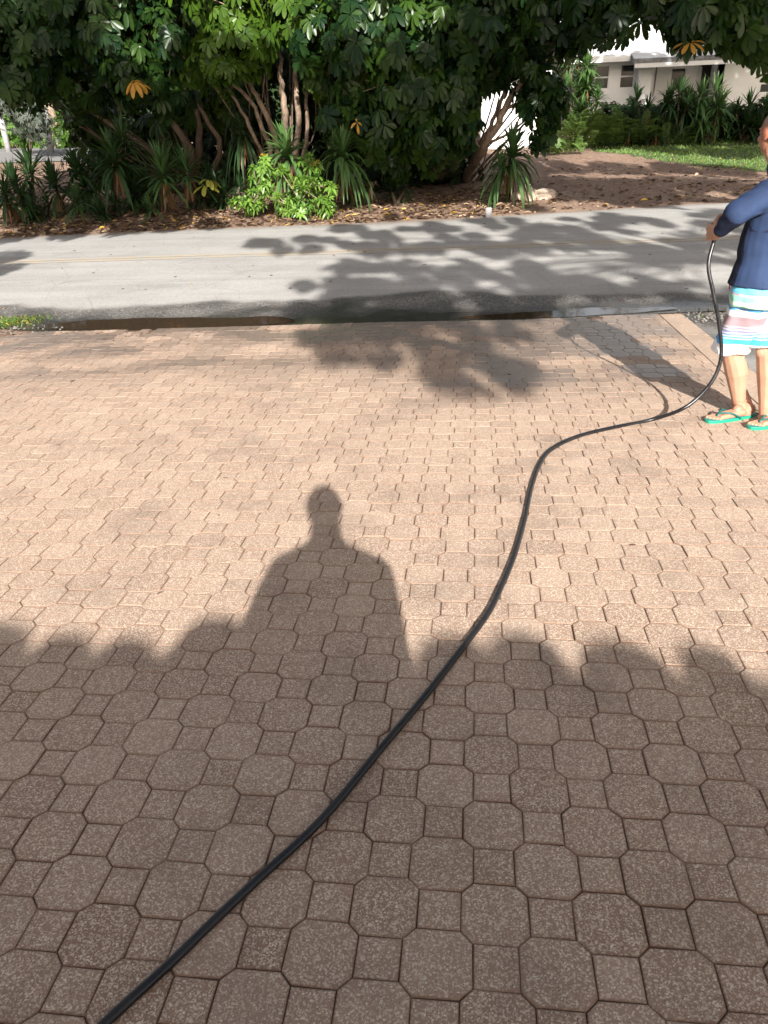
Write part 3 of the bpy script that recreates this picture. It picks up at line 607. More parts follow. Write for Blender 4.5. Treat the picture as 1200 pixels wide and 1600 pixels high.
for lab, u, v, Y, L_, n_ in (('dark strap leaved clump between the tallest dark plant and the star shaped one', 215, 300, 17.8, .9, 90), ('dark strap leaved clump right behind the left edge tuft', 30, 285, 17.8, .85, 80), ('broad dark clump left of the tallest dark plant', 140, 285, 17.9, .9, 90),
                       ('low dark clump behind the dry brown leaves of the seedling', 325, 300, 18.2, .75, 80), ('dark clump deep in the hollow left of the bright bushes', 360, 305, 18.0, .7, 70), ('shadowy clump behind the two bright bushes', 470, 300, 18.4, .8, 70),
                       ('low shadowy clump under the middle of the wide tree', 620, 300, 18.4, .6, 60), ('dark grassy clump at the road edge on the far left', 60, 330, 16.6, .6, 70), ('dark grassy clump at the road edge below the tallest dark plant', 165, 330, 16.7, .6, 70)):
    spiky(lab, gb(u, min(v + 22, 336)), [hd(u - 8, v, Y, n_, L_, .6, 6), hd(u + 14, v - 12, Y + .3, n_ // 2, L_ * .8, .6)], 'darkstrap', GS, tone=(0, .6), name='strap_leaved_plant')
# dead stump with a skirt of dry leaves
b = gb(580, 316); t = empty('dead_plant_stump', b); tag(t, 'small dead spiky plant dried to a straw coloured tuft on the litter', 'dead plant')
f = Fol(); n = 60; th = rng.uniform(0, 6.28, n); c2 = tint(n); c2[:, 2] = 1
f.add(leaves(np.repeat((b + [0, 0, .42])[None], n, 0), np.stack([np.cos(th) * .16, np.sin(th) * .16, -np.ones(n)], 1), np.stack([np.cos(th), np.sin(th), 0 * th], 1), rng.uniform(.3, .42, n), .012, .0, 'strap', .2, c2))
n = 12; th = rng.uniform(0, 6.28, n); c2 = tint(n); c2[:, 2] = .9
f.add(leaves(np.repeat((b + [0, 0, .42])[None], n, 0), np.stack([np.cos(th), np.sin(th), np.full(n, .25)], 1), np.repeat([[0, 0, 1.]], n, 0), rng.uniform(.25, .45, n), .012, .5, 'strap', .2, c2)); f.build('foliage', M['litter'], t)
MB().tube([b, b + [0, 0, .45]], [.03, .02], 6).build('stem', M['dbark'], t)
# bright low bushes
def whorls(f, c, r, n, size, tone):
    P, A = shell(np.array(c), r, n, up=.8, inner=.2); f.add(rosettes(P, A + [0, 0, .5], size, 8, tint(n, *tone, yel=.015), 'oval', .17, .2, .55)); f.add(rosettes(P, A + [0, 0, .5], size * 1.1, 6, tint(n, *tone), 'oval', .16, .5, .0))
for lab, u, v, cs in (('bright green leafy bush, upright, nearest the dark hollow', 398, 330, [(395, 318, 16.6, .26, 46), (402, 292, 16.7, .22, 30), (420, 268, 16.8, .20, 20), (382, 326, 16.5, .16, 18)]),
                      ('yellowish green leafy bush spreading low to the right below the fountain of spiky leaves', 470, 330, [(470, 315, 16.5, .30, 50), (445, 318, 16.5, .22, 30), (492, 290, 16.7, .20, 20), (508, 318, 16.5, .24, 32), (460, 285, 16.8, .18, 16), (482, 262, 16.9, .13, 10)])):
    b = gb(u, v); t = empty('leafy_bush', b); tag(t, lab, 'bush', 'bright leafy bushes at the road edge'); f = Fol(); mb = MB()
    for (cu, cv, Y, r, n) in cs:
        c = at(cu, cv, Y); c[2] = max(c[2], tz(c[0], c[1]) + r * .5); whorls(f, c, r, max(3, int(n * .30)), .15, (.1, 1))
        for _ in range(3): e_ = c + rng.normal(0, 1, 3) * [r * .9, r * .5, r * .5] + [0, 0, r * .7]; whorls(f, e_, .04, 3, .15, (.3, 1)); mb.tube([b, c, e_], [.010, .009, .006], 5); mb.tube([b, b * .5 + c * .5 + rng.normal(0, .03, 3), c], [.014, .011, .007], 5)
    f.build('foliage', M['bright'], t); mb.build('stem', M['bark'], t)
b = gb(322, 318); t = empty('leafy_seedling', b); tag(t, 'thin seedling with a few large yellow green leaves beside the dry spiky plant', 'plant'); f = Fol(); c = at(322, 285, 17.1)
f.add(rosettes(c[None] + rng.normal(0, .06, (3, 3)), np.array([[0, -.3, 1.], [.3, 0, 1], [-.3, 0, 1]]), .28, 5, np.array([[1, .35, 0]] * 3))); f.build('foliage', M['bright'], t); MB().tube([b, c], [.012, .008], 5).build('stem', M['bark'], t)

# ------------------------------------------------------------------ dry leaves on the verge and drive
n = 9000; u = rng.uniform(-14, 8.5, n); q = np.abs(rng.normal(0, 1, n)); keep = []
for a_, b_ in zip(u, q):
    y = lerp(FAR, a_) + (0.02 + b_ * 2.2 if a_ < 2 else b_ * 3.5)
    if a_ > 1.0 and random.random() < .80: continue
    if y > 27: continue
    keep.append((a_, y, tz(a_, y) + .006 + .02 * random.random()))
P = np.array(keep); n = len(P); th = rng.uniform(0, 6.28, n); D = np.stack([np.cos(th), np.sin(th), rng.normal(0, .18, n)], 1)
c = np.zeros((n, 3)); c[:, 0] = rng.random(n); c[:, 1] = (rng.random(n) < .045) * .9; c[:, 2] = (rng.random(n) < .3) * rng.random(n); Ln = rng.uniform(.07, .19, n)
V, F, cc = leaves(P, D, np.array([0, 0, 1.]) + rng.normal(0, .3, (n, 3)), Ln, Ln * rng.uniform(.08, .24, n), rng.normal(.05, .12, n), 'oval', rng.choice([-.5, .6, .9]), c)
tag(npmesh('fallen_leaves', V, F, M['litter'], None, cc), 'dry brown and yellow leaves strewn under the trees', 'leaf litter', kind='stuff')
n = 60; P = np.array([(x_, y_, road_z(x_, y_) + .008) for x_, y_ in zip(rng.uniform(-8, 5, n), rng.uniform(8.6, 16, n))]); th = rng.uniform(0, 6.28, n)
V, F, cc = leaves(P, np.stack([np.cos(th), np.sin(th), 0 * th], 1), np.array([0, 0, 1.]) + rng.normal(0, .2, (n, 3)), .06, .012, .05, 'oval', .5, tint(n, 0, 1, .3))
tag(npmesh('road_leaves', V, F, M['litter'], None, cc), 'scattered small dry leaves on the road', 'leaf litter', kind='stuff')
P = np.array([pw(x_, min(y_, lerp(EDGE, x_) - .03), .003) for x_, y_ in [(random.gauss(-3.6, .7), 7.75 - abs(random.gauss(0, .55))) for _ in range(110)] + [(random.uniform(-4, 1.8), random.uniform(2.5, 7.7)) for _ in range(45)]]); n = len(P); th = rng.uniform(0, 6.28, n)
Ln = rng.uniform(.012, .05, n); V, F, cc = leaves(P, np.stack([np.cos(th), np.sin(th), 0 * th - .04], 1), np.array([0, 0, 1.]) + rng.normal(0, .15, (n, 3)), Ln, Ln * rng.uniform(.05, .25, n), .0, 'oval', .4, tint(n, 0, .5, .03))
tag(npmesh('driveway_debris', V, F, M['litter'], None, cc), 'bits of twig and dry leaf washed over the pavers', 'debris', kind='stuff')
# ------------------------------------------------------------------ lawn
front = [gb(868, 214), gb(890, 222), gb(930, 236), gb(1000, 246), (gb(1080, 258)), gb(1190, 268), gb(1400, 300)]
fx = [(p[0], p[1]) for p in front]; fx.sort()
def infront(x, y): return y > lerp(fx, x) + .5 * noise.noise(Vector((x * 1.1, 0, 3))) and x > fx[0][0]
xs = np.arange(fx[0][0] - 1, 30, .3); ys = np.arange(18, 33, .3)
tag(grid('lawn', xs, ys, lambda x, y: tz(x, y) + .008, simple('lawn_soil', (.06, .085, .02), .95, .4, 6, .5), keep=infront), kind='structure')
pts = []
while len(pts) < 17000:
    x_ = random.uniform(fx[0][0], 20); y_ = random.uniform(18, 32)
    if infront(x_, y_) or (random.random() < .1 and infront(x_, y_ + .8)): pts.append((x_, y_, tz(x_, y_)))
P = np.array(pts); n = len(P); L = rng.uniform(.05, .14, n)
V, F, cc = leaves(P, np.stack([rng.normal(0, .4, n), rng.normal(0, .4, n), np.ones(n)], 1), rng.normal(size=(n, 3)) + [0, -2, 0], L, rng.uniform(.010, .02, n), .25, 'blade', .2, tint(n, 0, 1, .006))
tag(npmesh('grass', V, F, M['grass'], None, cc), 'short sunlit and shaded lawn in front of the house hedge', 'grass', kind='stuff')
# grass and weeds at the left end of the gutter, and by the right corner of the driveway
def tuft(label, c, n, r, L):
    P = np.array([(c[0] + random.gauss(0, r[0]), c[1] + random.gauss(0, r[1]), 0) for _ in range(n)]); P[:, 2] = [max(-.042 * p[1] - .02, RZ - .01) for p in P]
    L_ = L * rng.uniform(.5, 1.1, n); V, F, cc = leaves(P, np.stack([rng.normal(0, .6, n), rng.normal(0, .6, n), np.ones(n)], 1), rng.normal(size=(n, 3)), L_, .004, .5, 'blade', .2, tint(n, .2, 1, .15))
    tag(npmesh('weeds', V, F, M['grass'], None, cc), label, 'grass', kind='stuff')
q = pav(10, 505); tuft('green weeds at the left end of the gutter puddle', (q[0] - .15, q[1] + .05), 420, (.22, .13), .14)
q = pav(50, 500); tuft('thin wet grass in the gutter beside the puddle', (q[0], q[1] + .1), 160, (.16, .1), .08)
q = pav(1103, 493); tuft('tiny green weed in the gravel by the driveway corner', (q[0], q[1]), 50, (.06, .03), .03)
mb = MB()
for k in range(330):
    if k < 270: x_, y_ = random.gauss(2.50, .16), random.gauss(8.05, .13)
    else: x_, y_ = random.gauss(-5.2, .4), random.gauss(7.75, .12)
    r_ = random.uniform(.006, .018); mb.ell((x_, y_, -.042 * y_ - .008 + r_ * .2 if y_ < 8.3 else RZ + r_ * .2), (r_, r_ * random.uniform(.7, 1.3), r_ * .7), nu=6, nv=4)
tag(mb.build('gravel', simple('gravel_stone', (.13, .12, .105), .9, .6, 30, .3)), 'loose gravel by the driveway corners', 'gravel', kind='stuff')

# ------------------------------------------------------------------ things lying on the far verge
def bag(name, label, u, v, sx, sz, m, parts=None):
    b = gb(u, v); bm = bmesh.new(); bmesh.ops.create_icosphere(bm, subdivisions=5, radius=1)
    for vtx in bm.verts:
        q = vtx.co.copy(); f_ = 1 + .30 * noise.noise(q * 1.6 + Vector((u, 0, 0))) + .22 * abs(noise.noise(q * 4 + Vector((v, 3, 0)))) - .08 * abs(noise.noise(q * 10)); vtx.co = Vector((q.x * sx * f_, q.y * sx * .6 * f_, max(q.z, -.55) * sz * f_ + sz * .5))
    me = bpy.data.meshes.new(name); bm.to_mesh(me); bm.free(); me.materials.append(m); o = link(bpy.data.objects.new(name, me)); o.location = b; me.polygons.foreach_set('use_smooth', [True] * len(me.polygons)); tag(o, label, 'bag'); return o
o = bag('plastic_bag', 'crumpled brownish plastic bag with a torn white flap on the leaf litter', 818, 313, .26, .20, M['bag'])
b = np.array(o.location); V = [b + q for q in ([-.05, -.05, .2], [.10, -.05, .18], [.14, -.03, .33], [.03, -.02, .34], [.04, .02, .2])]
pymesh('flap', V + [p + np.array([0, .006, 0]) for p in V], [(0, 1, 2, 3), (5, 6, 7, 8), (0, 1, 6, 5), (1, 2, 7, 6), (2, 3, 8, 7), (3, 0, 5, 8)], M['bagw'], o); o.children[0].location = (0, 0, 0)
bag('plastic_bag', 'flatter crumpled beige bag right beside the one with the white flap', 850, 310, .27, .13, M['bag'])
b = gb(763, 342); o = MB().tube([b + [0, 0, -.05], b + [0, 0, .20], b + [0, 0, .215]], [.065, .065, .05], 14).build('white_marker_stub', M['grey'], None, True); tag(o, 'short grey white pipe stub standing at the road edge in front of the leaning trunks', 'pipe stub')

# ------------------------------------------------------------------ white house behind the hedge
HY = 33.5
def hp(u, v, dy=0.0): return at(u, v, HY + dy)
H0 = hp(930, 150); H0[2] = .45
house = empty('white_house', (H0[0], HY, .45)); tag(house, 'low white house with a pale shingle roof and a porch behind the hedge', 'house')
ez = hp(950, 95)[2]                       # eave height
xl = hp(905, 130)[0]; xr = 26.0; cx0 = hp(993, 130)[0]; cx1 = hp(1010, 130)[0]; px1 = hp(1125, 130)[0]
w1l, w1r = hp(928, 130)[0], hp(951, 130)[0]; w2l, w2r = hp(968, 130)[0], hp(990, 130)[0]; zt_, zb_ = hp(970, 101)[2], hp(970, 138)[2]
T = .2
def wallpanel(mb, x0, x1, z0, z1, y): mb.box(((x0 + x1) / 2, y + T / 2, (z0 + z1) / 2), (x1 - x0, T, z1 - z0))
mb = MB(); y = HY
for x0, x1 in ((xl, w1l), (w1r, w2l), (w2r, cx0 + .1)): wallpanel(mb, x0, x1, .35, ez, y)
for x0, x1 in ((w1l, w1r), (w2l, w2r)): wallpanel(mb, x0, x1, .35, zb_, y); wallpanel(mb, x0, x1, zt_, ez, y)
# porch back wall, set back, with a window, a screened door opening, then the right wing
yb = y + 1.5; dwl, dwr = at(1047, 130, yb)[0], at(1070, 130, yb)[0]; ddl, ddr = at(1092, 130, yb)[0], at(1124, 130, yb)[0]; dzt = at(1060, 106, yb)[2]; dzb = at(1060, 140, yb)[2]
for x0, x1 in ((cx0, dwl), (dwr, ddl), (ddr, px1 + .3)): wallpanel(mb, x0, x1, .35, ez, yb)
wallpanel(mb, dwl, dwr, .35, dzb, yb); wallpanel(mb, dwl, dwr, dzt, ez, yb); wallpanel(mb, ddl, ddr, dzt + .25, ez, yb)
r1, r2 = hp(1194, 130)[0], hp(1194, 130)[0] + 1.6
wallpanel(mb, px1, r1, .35, ez, y + .4); wallpanel(mb, r1, r2, .35, hp(1194, 145)[2], y + .4); wallpanel(mb, r1, r2, hp(1194, 100)[2], ez, y + .4); wallpanel(mb, r2, xr, .35, ez, y + .4)
mb.box((px1 + .1, y + .95, (ez + .35) / 2), (.2, 1.1, ez - .35)); mb.box((cx0 + .1, y + .85, (ez + .35) / 2), (.2, 1.3, ez - .35)); mb.box((xl + .1, y + 4.3, (ez + .35) / 2), (.2, 8.2, ez - .35))
mb.box(((xl + xr) / 2, y + 8.5, (ez + .35) / 2), (xr - xl, .2, ez - .35))
mb.build('wall', M['wall'], house)
cm = MB().box(((cx0 + cx1) / 2 + .05, y - .25, (ez + .35) / 2), (.46, .46, ez - .35))
for k in range(26): cm.box(((cx0 + cx1) / 2 + .05, y - .25, .5 + k * .1), (.475, .475, .085))
cm.build('column', M['white'], house)
pipe = MB().tube([((cx1 + .25), y - .1, .4), (cx1 + .2, y - .1, 1.4), (cx1 + .28, y - .1, 1.9), (cx1 + .3, y - .1, ez)], .03, 6).build('drainpipe', M['stain'], house)
def window(x0, x1, z0, z1, y, bars=1):
    fr = MB(); t_ = .06
    for zz in (z0, z1): fr.box(((x0 + x1) / 2, y + .06, zz), (x1 - x0 + .04, .09, t_))
    for xx in (x0, x1): fr.box((xx, y + .06, (z0 + z1) / 2), (t_, .086, z1 - z0 - t_))
    for k in range(bars): fr.box(((x0 + x1) / 2, y + .07, z0 + (z1 - z0) * (k + 1) / (bars + 1)), (x1 - x0 - t_, .05, .05))
    o = fr.build('window', M['white'], house)
    g_ = MB().box(((x0 + x1) / 2, y + .10, (z0 + z1) / 2), (x1 - x0 - .02, .02, z1 - z0 - .02)); V = [Vector(v) - house.location for v in g_.V]; g_.V = V
    me = bpy.data.meshes.new('pane'); me.from_pydata([tuple(v) for v in V], [], g_.F); me.materials.append(M['glass']); link(bpy.data.objects.new('pane', me), o)
    return o
window(w1l, w1r, zb_, zt_, y); window(w2l, w2r, zb_, zt_, y); window(dwl, dwr, dzb, dzt, yb, 0); window(r1, r2, hp(1194, 145)[2], hp(1194, 100)[2], y + .4, 2)
dr = MB().box(((ddl + ddr) / 2, yb + .12, (dzt + .25 + .4) / 2), (ddr - ddl - .02, .05, dzt + .25 - .4)); dr.build('door', M['dark'], house)
MB().box((px1 - .45, yb - .02, (dzt + .4) / 2), (.06, .05, dzt - .4)).box((ddl, yb - .02, (dzt + .4) / 2), (.08, .05, dzt - .4)).build('door_frame', M['white'], house)
# roofs: main slope, porch slope with a stained fascia
def slab(name, m, x0, x1, y0, z0, y1, z1, th=.10):
    V = [(x0, y0, z0), (x1, y0, z0), (x1, y1, z1), (x0, y1, z1)]; V += [(a, b_, c_ - th) for a, b_, c_ in V]
    return pymesh(name, V, [(0, 1, 2, 3), (7, 6, 5, 4), (0, 4, 5, 1), (1, 5, 6, 2), (2, 6, 7, 3), (3, 7, 4, 0)], m, house)
ry = y + 4.6; rz = ez + 4.9 * .42
mbx = MB()
nrow = 24
for k in range(nrow):                                        # courses of flat shingles, each lapping the next
    ya, yb2 = y - .55 + k * (5.2 / nrow), y - .55 + (k + 1) * (5.2 / nrow) + .03; za = ez + .10 + (ya - y + .55) * .42; zb2 = ez + .10 + (yb2 - y + .55) * .42
    x_ = xl - .7
    while x_ < xr:
        wd = random.uniform(.28, .36); j_ = random.uniform(0, .012); V = [(x_, ya, za + .03 + j_), (x_ + wd - .012, ya, za + .03 + j_), (x_ + wd - .012, yb2, zb2 + .004), (x_, yb2, zb2 + .004), (x_, ya, za - .01), (x_ + wd - .012, ya, za - .01)]
        mbx.add(V, [(0, 1, 2, 3), (4, 5, 1, 0), (5, 2, 1), (4, 0, 3)]); x_ += wd
mbx.build('roof_shingles', M['roof'], house)
slab('roof', M['roof'], xl - .7, xr, y - .5, ez + .08, y + 4.65, ez + .08 + 5.15 * .42, .12); slab('roof', M['roof'], xl - .7, xr, y + 4.66, ez + .08 + 5.15 * .42, y + 9.2, ez + .1, .12)
MB().box(((xl + cx0) / 2 - .5, y - .58, ez + .03), (cx0 - xl + .2, .06, .2)).build('fascia', M['white'], house)
pe = hp(1060, 96, -1.0)[2]
pr = slab('porch_roof', M['stain'], cx0 - .35, px1 + .35, y - 1.2, pe + .12, y + .3, ez + .36, .13)
slab('porch_roof_cover', M['roof'], cx0 - .33, px1 + .33, y - 1.1, pe + .155, y + .3, ez + .395, .02)
MB().box(((cx0 + px1) / 2, y - 1.15, pe - .05), (px1 - cx0 + .6, .08, .2)).build('porch_beam', M['white'], house)
MB().box(((cx0 + px1) / 2, y + .3, .38), (px1 - cx0 + .4, 2.4, .18)).build('porch_floor', M['concrete'], house)
# white outbuilding seen through the leaning trunks
ob = at(800, 200, 30.0); ox0, ox1 = at(752, 180, 30)[0], at(846, 180, 30)[0]; oz = at(800, 122, 30)[2]; g0 = .3
shed = empty('white_outbuilding', (ob[0], 30, g0)); tag(shed, 'sunlit white outbuilding seen through the leaning trunks of the tree by the drive', 'outbuilding')
MB().box(((ox0 + ox1) / 2, 32, (oz + g0) / 2), (ox1 - ox0, 4, oz - g0)).build('wall', M['wall'], shed)
MB().box(((ox0 + ox1) / 2, 32, oz + .08), (ox1 - ox0 + .5, 4.5, .16)).build('roof', M['roof'], shed)
MB().box(((ox0 + ox1) / 2 - .2, 29.97, (g0 + 1.5) / 2 + .35), (1.0, .06, 1.9)).build('door', M['white'], shed)

# ------------------------------------------------------------------ hedge plants in front of the house
def fern(label, u, v, Y, n, L, tone=(.2, 1), mk='fern', group='ferns in the house hedge'):
    b = at(u, v, Y); b[2] = tz(b[0], b[1]); t = empty('fern', b); tag(t, label, 'fern', group); f = Fol()
    for k in range(n):
        th = random.uniform(0, 6.28); el = random.uniform(.7, 1.35); l = L * random.uniform(.7, 1.1); d = np.array([math.cos(th) * math.cos(el), math.sin(th) * math.cos(el), math.sin(el)])
        s = np.linspace(.12, 1, 16); o_ = np.array([random.gauss(0, .35), random.gauss(0, .25), 0]); C_ = b + o_ + d * (l * s)[:, None] + np.array([0, 0, -1]) * (.45 * l * s ** 2.2)[:, None]
        sd = unit(np.cross(d, [0, 0, 1.])); w_ = .16 * np.sin(np.pi * np.clip(s, 0, .97)) ** .6 + .02; c_ = tint(16, *tone)
        for sg in (1, -1): f.add(leaves(C_, sd * sg + d * .5, np.tile(np.cross(sd, d), (16, 1)), w_, .022, .25, 'quad', .1, c_))
    f.build('foliage', M[mk], t); return t
fern('yellow green fern mound at the drive end of the house hedge', 912, 200, 29.4, 90, 2.1, (.5, 1))
fern('tall yellow green fern beside the dark red leaved plant', 945, 200, 29.6, 90, 2.2, (.5, 1))
fern('fern under the windows of the white house', 975, 200, 29.8, 90, 1.9, (.3, .8))
fern('shorter green fern in the middle of the house hedge', 1030, 200, 29.3, 46, 1.3, (.2, .7))
fern('low pale fern at the foot of the hedge where the dirt drive turns', 876, 208, 27.5, 40, .9, (.7, 1))
def hy(label, u, v, Y, hs, mk='strap', tone=(.1, .8), name='dracaena_plant'):
    b = at(u, 205, Y); b[2] = tz(b[0], b[1]); return spiky(label, b, [hd(a + da, c_ + 4 + dv, Y + random.uniform(-.5, .5), int(n_ * .9), L_ * .78, dr_, sk) for a, c_, n_, L_, dr_, sk in hs for da, dv in ((0, 0), (random.uniform(-16, 16), random.uniform(14, 30)))], mk, 'leafy plants in the house hedge', name, .05, tone)
hy('tall feathery dracaena left of the house windows', 905, 100, 30.5, [(a, b, 90, .85, .35, 3) for a, b in ((905, 80), (890, 92), (918, 96), (882, 112), (905, 115), (922, 122), (890, 132), (908, 138), (876, 145), (896, 155), (918, 150))], 'strap', (.4, 1))
hy('dark red and brown strap leaved plant in front of the porch column', 1005, 160, 29.7, [(995, 152, 40, 1.2, .6, 14), (1012, 165, 40, 1.0, .6, 18), (1020, 180, 40, .9, .6, 20)], 'darkstrap', (0, .3))
hy('bushy dracaena under the porch window', 1050, 150, 29.8, [(1045, 148, 60, 1.1, .5, 0), (1062, 140, 60, 1.1, .5, 0), (1075, 152, 60, 1.1, .5, 0), (1055, 175, 60, 1.1, .6, 4), (1035, 178, 60, 1.0, .6, 4)], 'darkstrap', (.3, .9))
hy('pale stemmed dracaena before the dark porch door', 1110, 150, 29.8, [(1095, 145, 60, 1.1, .5, 0), (1118, 138, 50, 1.2, .5, 0), (1125, 165, 60, 1.1, .6, 4), (1100, 178, 60, 1.0, .6, 6)], 'strap', (.3, 1))
hy('dark spiky plant low against the right wing of the house', 1160, 165, 29.8, [(1150, 172, 60, 1.0, .5, 0), (1172, 160, 60, 1.1, .45, 0), (1195, 168, 60, 1.1, .5, 0), (1180, 185, 60, 1.0, .6, 0)], 'darkstrap', (0, .6))
hy('dark spiky clump at the foot of the hedge behind the man', 1215, 165, 29.6, [(1215, 165, 60, 1.2, .5, 0), (1240, 172, 60, 1.1, .5, 0), (1270, 168, 60, 1.1, .5, 0)], 'darkstrap', (0, .6))
GH = 'dark shrubs at the back of the house hedge'
for u, lab, bl in ((985, 'dark bush low in the house hedge under the windows', [(950, 190), (985, 188), (1015, 192)]), (1080, 'dark bush low in the hedge in front of the porch', [(1050, 190), (1085, 190), (1115, 188)]), (1180, 'dark bush low in the hedge in front of the right wing', [(1145, 190), (1180, 186), (1215, 186)])):
    b = at(u, 205, 31); b[2] = tz(b[0], b[1]); shrub('hedge_shrub', lab, b, [(at(a, c_, 30.8), .75, 160) for a, c_ in bl], 'bush', .22, group=GH, tone=(.2, 1))

# ------------------------------------------------------------------ far left: the side road and what stands along it
sp = [gb(-260, 262), gb(120, 246), gb(130, 232), gb(-260, 240)]
xs_ = np.linspace(sp[0][0], sp[1][0] + 4, 30); y0a, y1a = min(sp[0][1], sp[1][1]), max(sp[2][1], sp[3][1])
tag(grid('side_road', xs_, np.linspace(y0a, y1a, 12), lambda x, y: tz(x, y) + .03, simple('side_asphalt', (.17, .165, .16), .9, .1, 2, .2)), kind='structure')
b = gb(97, 232); t = empty('cut_trunk', b); tag(t, 'stout pale cut trunk lit by the sun beside the far side road', 'tree trunk')
s_ = [b + np.array([-.05 * k, 0, .3 * k]) for k in range(7)]; MB().tube(s_, [.46, .36, .31, .29, .27, .25, .22], 14, jit=.15).build('trunk', M['bark'], t, True)
b = gb(80, 240); q = MB().tube([b, at(70, 170, b[1])], [.14, .10], 10, jit=.1).build('grey_post', M['grey'], None, True); tag(q, 'thin grey weathered post leaning in front of the pale cut trunk', 'post')
b = gb(14, 238); q = MB().tube([b, at(-2, 170, b[1])], [.13, .11], 10, jit=.1).build('grey_post', M['grey'], None, True); tag(q, 'grey leaning post at the very left edge by the side road', 'post')
b = gb(46, 250); t = empty('grey_leaved_tree', b); tag(t, 'small round grey leaved tree on a thin dark trunk before the side road', 'tree'); f = Fol()
for q, r_, n_ in (((52, 185), .8, 170), ((35, 175), .7, 120), ((10, 165), .8, 130), ((62, 200), .6, 80)):
    P, A = shell(at(*q, b[1]), r_, n_); f.add(rosettes(P, A, .16, 9, tint(n_), 'oval', .18))
f.build('crown', M['greyleaf'], t); MB().tube([b, at(48, 225, b[1]), at(50, 195, b[1])], [.07, .06, .04], 8).build('trunk', M['dbark'], t, True)
GBk = 'trees and shrubs beyond the side road'
for lab, u, v, Y, r_, mk, tn in (('sunlit yellow green shrub behind the grey leaved tree', 15, 195, 37, 1.3, 'bright', (0, .6)), ('low sunlit shrub between the grey tree and the cut trunk', 75, 222, 38, .7, 'bright', (0, .6)), ('shaded green shrub right of the cut trunk', 128, 205, 36, 1.3, 'umb', (.2, .9)),
                             ('green shrub far off the left edge beyond the side road', -60, 195, 38, 1.8, 'umb', (.3, 1))):
    b = at(u, v, Y); b[2] = tz(b[0], b[1]); shrub('roadside_shrub', lab, b, [(at(u, v, Y), r_, 260), (at(u - 25, v + 10, Y), r_ * .8, 160)], mk, .2, group=GBk, tone=tn)
for k, (u, Y, r_, lab) in enumerate([(-140, 50, 5, 'broad tree far behind the left edge'), (-20, 52, 5.5, 'dark tree towering behind the grey leaved tree'), (110, 54, 5, 'dark tree behind the cut trunk'), (240, 50, 5, 'tree far behind the dark spiky plants'), (420, 52, 5, 'tree far behind the fanned trunks'),
                                     (600, 54, 5.5, 'tree far behind the wide umbrella tree'), (760, 50, 5, 'tree rising behind the white outbuilding'), (900, 56, 5, 'tree far behind the feathery dracaena'), (1040, 58, 5.5, 'tree rising behind the white roof'), (1190, 58, 6, 'tree behind the right wing of the house'), (1330, 56, 6, 'tree behind the house beyond the right edge')]):
    c = at(u, 60, Y); b = c.copy(); b[2] = .4; c[2] = 5.0
    tree('background_tree', lab, 'tree', b, [(c + [0, 0, 1.5], r_, 420), (c + [-2.5, 0, -1.5], r_ * .7, 240), (c + [2.5, 0, -1.5], r_ * .7, 240), (c + [0, -1, -2.8], r_ * .6, 200)], [([b, b * .5 + c * .5, c], .3, .12)], .75, 'bush', 5, 'trees behind the far plots', 'dbark', 0, (0, 1), prof='oval', wr=.3)

# ------------------------------------------------------------------ bodies: shapes joined, voxel remeshed and smoothed into one skin
def capsule(mb, a, b, ra, rb, n=12):
    a = np.array(a, float); b = np.array(b, float); d = b - a; L = np.linalg.norm(d) + 1e-9; d = d / L; P = []; r = []
    for k in range(5): th = math.pi / 2 * (1 - k / 4); P.append(a - d * ra * math.sin(th)); r.append(max(ra * math.cos(th), 1e-4))
    for k in range(1, 4): P.append(a + d * L * k / 4); r.append(ra + (rb - ra) * k / 4)
    for k in range(5): th = math.pi / 2 * k / 4; P.append(b + d * rb * math.sin(th)); r.append(max(rb * math.cos(th), 1e-4))
    mb.tube(P, r, n)
def limb(mb, P, r, n=12):
    for a, b, ra, rb in zip(P[:-1], P[1:], r[:-1], r[1:]): capsule(mb, a, b, ra, rb, n)
def skinned(mb, name, m, tintf, parent, voxel=.007, smooth=5, disp=None):
    me = bpy.data.meshes.new('tmp'); me.from_pydata([tuple(v) for v in mb.V], [], mb.F); me.update()
    bm = bmesh.new(); bm.from_mesh(me); bmesh.ops.recalc_face_normals(bm, faces=bm.faces); bm.to_mesh(me); bm.free()
    o = bpy.data.objects.new('tmp', me); C.collection.objects.link(o)
    r = o.modifiers.new('r', 'REMESH'); r.mode = 'VOXEL'; r.voxel_size = voxel; r.adaptivity = 0
    s = o.modifiers.new('s', 'SMOOTH'); s.factor = .5; s.iterations = smooth
    dg = bpy.context.evaluated_depsgraph_get(); e = o.evaluated_get(dg); out = bpy.data.meshes.new_from_object(e)
    bpy.data.objects.remove(o); bpy.data.meshes.remove(me); n = len(out.vertices)
    V = np.zeros(n * 3, dtype=np.float32); out.vertices.foreach_get('co', V); V = V.reshape(-1, 3)
    if disp is not None:
        Nn = np.zeros(n * 3, dtype=np.float32); out.vertices.foreach_get('normal', Nn); Nn = Nn.reshape(-1, 3); V = V + Nn * np.array([disp(v, q) for v, q in zip(V, Nn)])[:, None]
    col = np.array([tintf(v) for v in V]); V = V - np.array(parent.location); out.vertices.foreach_set('co', V.astype(np.float32).ravel())
    a = out.color_attributes.new('tint', 'FLOAT_COLOR', 'POINT'); c4 = np.ones((n, 4), dtype=np.float32); c4[:, :3] = col; a.data.foreach_set('color', c4.ravel())
    out.name = name; out.materials.clear(); out.materials.append(m); out.polygons.foreach_set('use_smooth', [True] * len(out.polygons)); out.update()
    return link(bpy.data.objects.new(name, out), parent)
def rotv(v, ax, a):
    ax = ax / np.linalg.norm(ax); return v * math.cos(a) + np.cross(ax, v) * math.sin(a) + ax * (ax @ v) * (1 - math.cos(a))
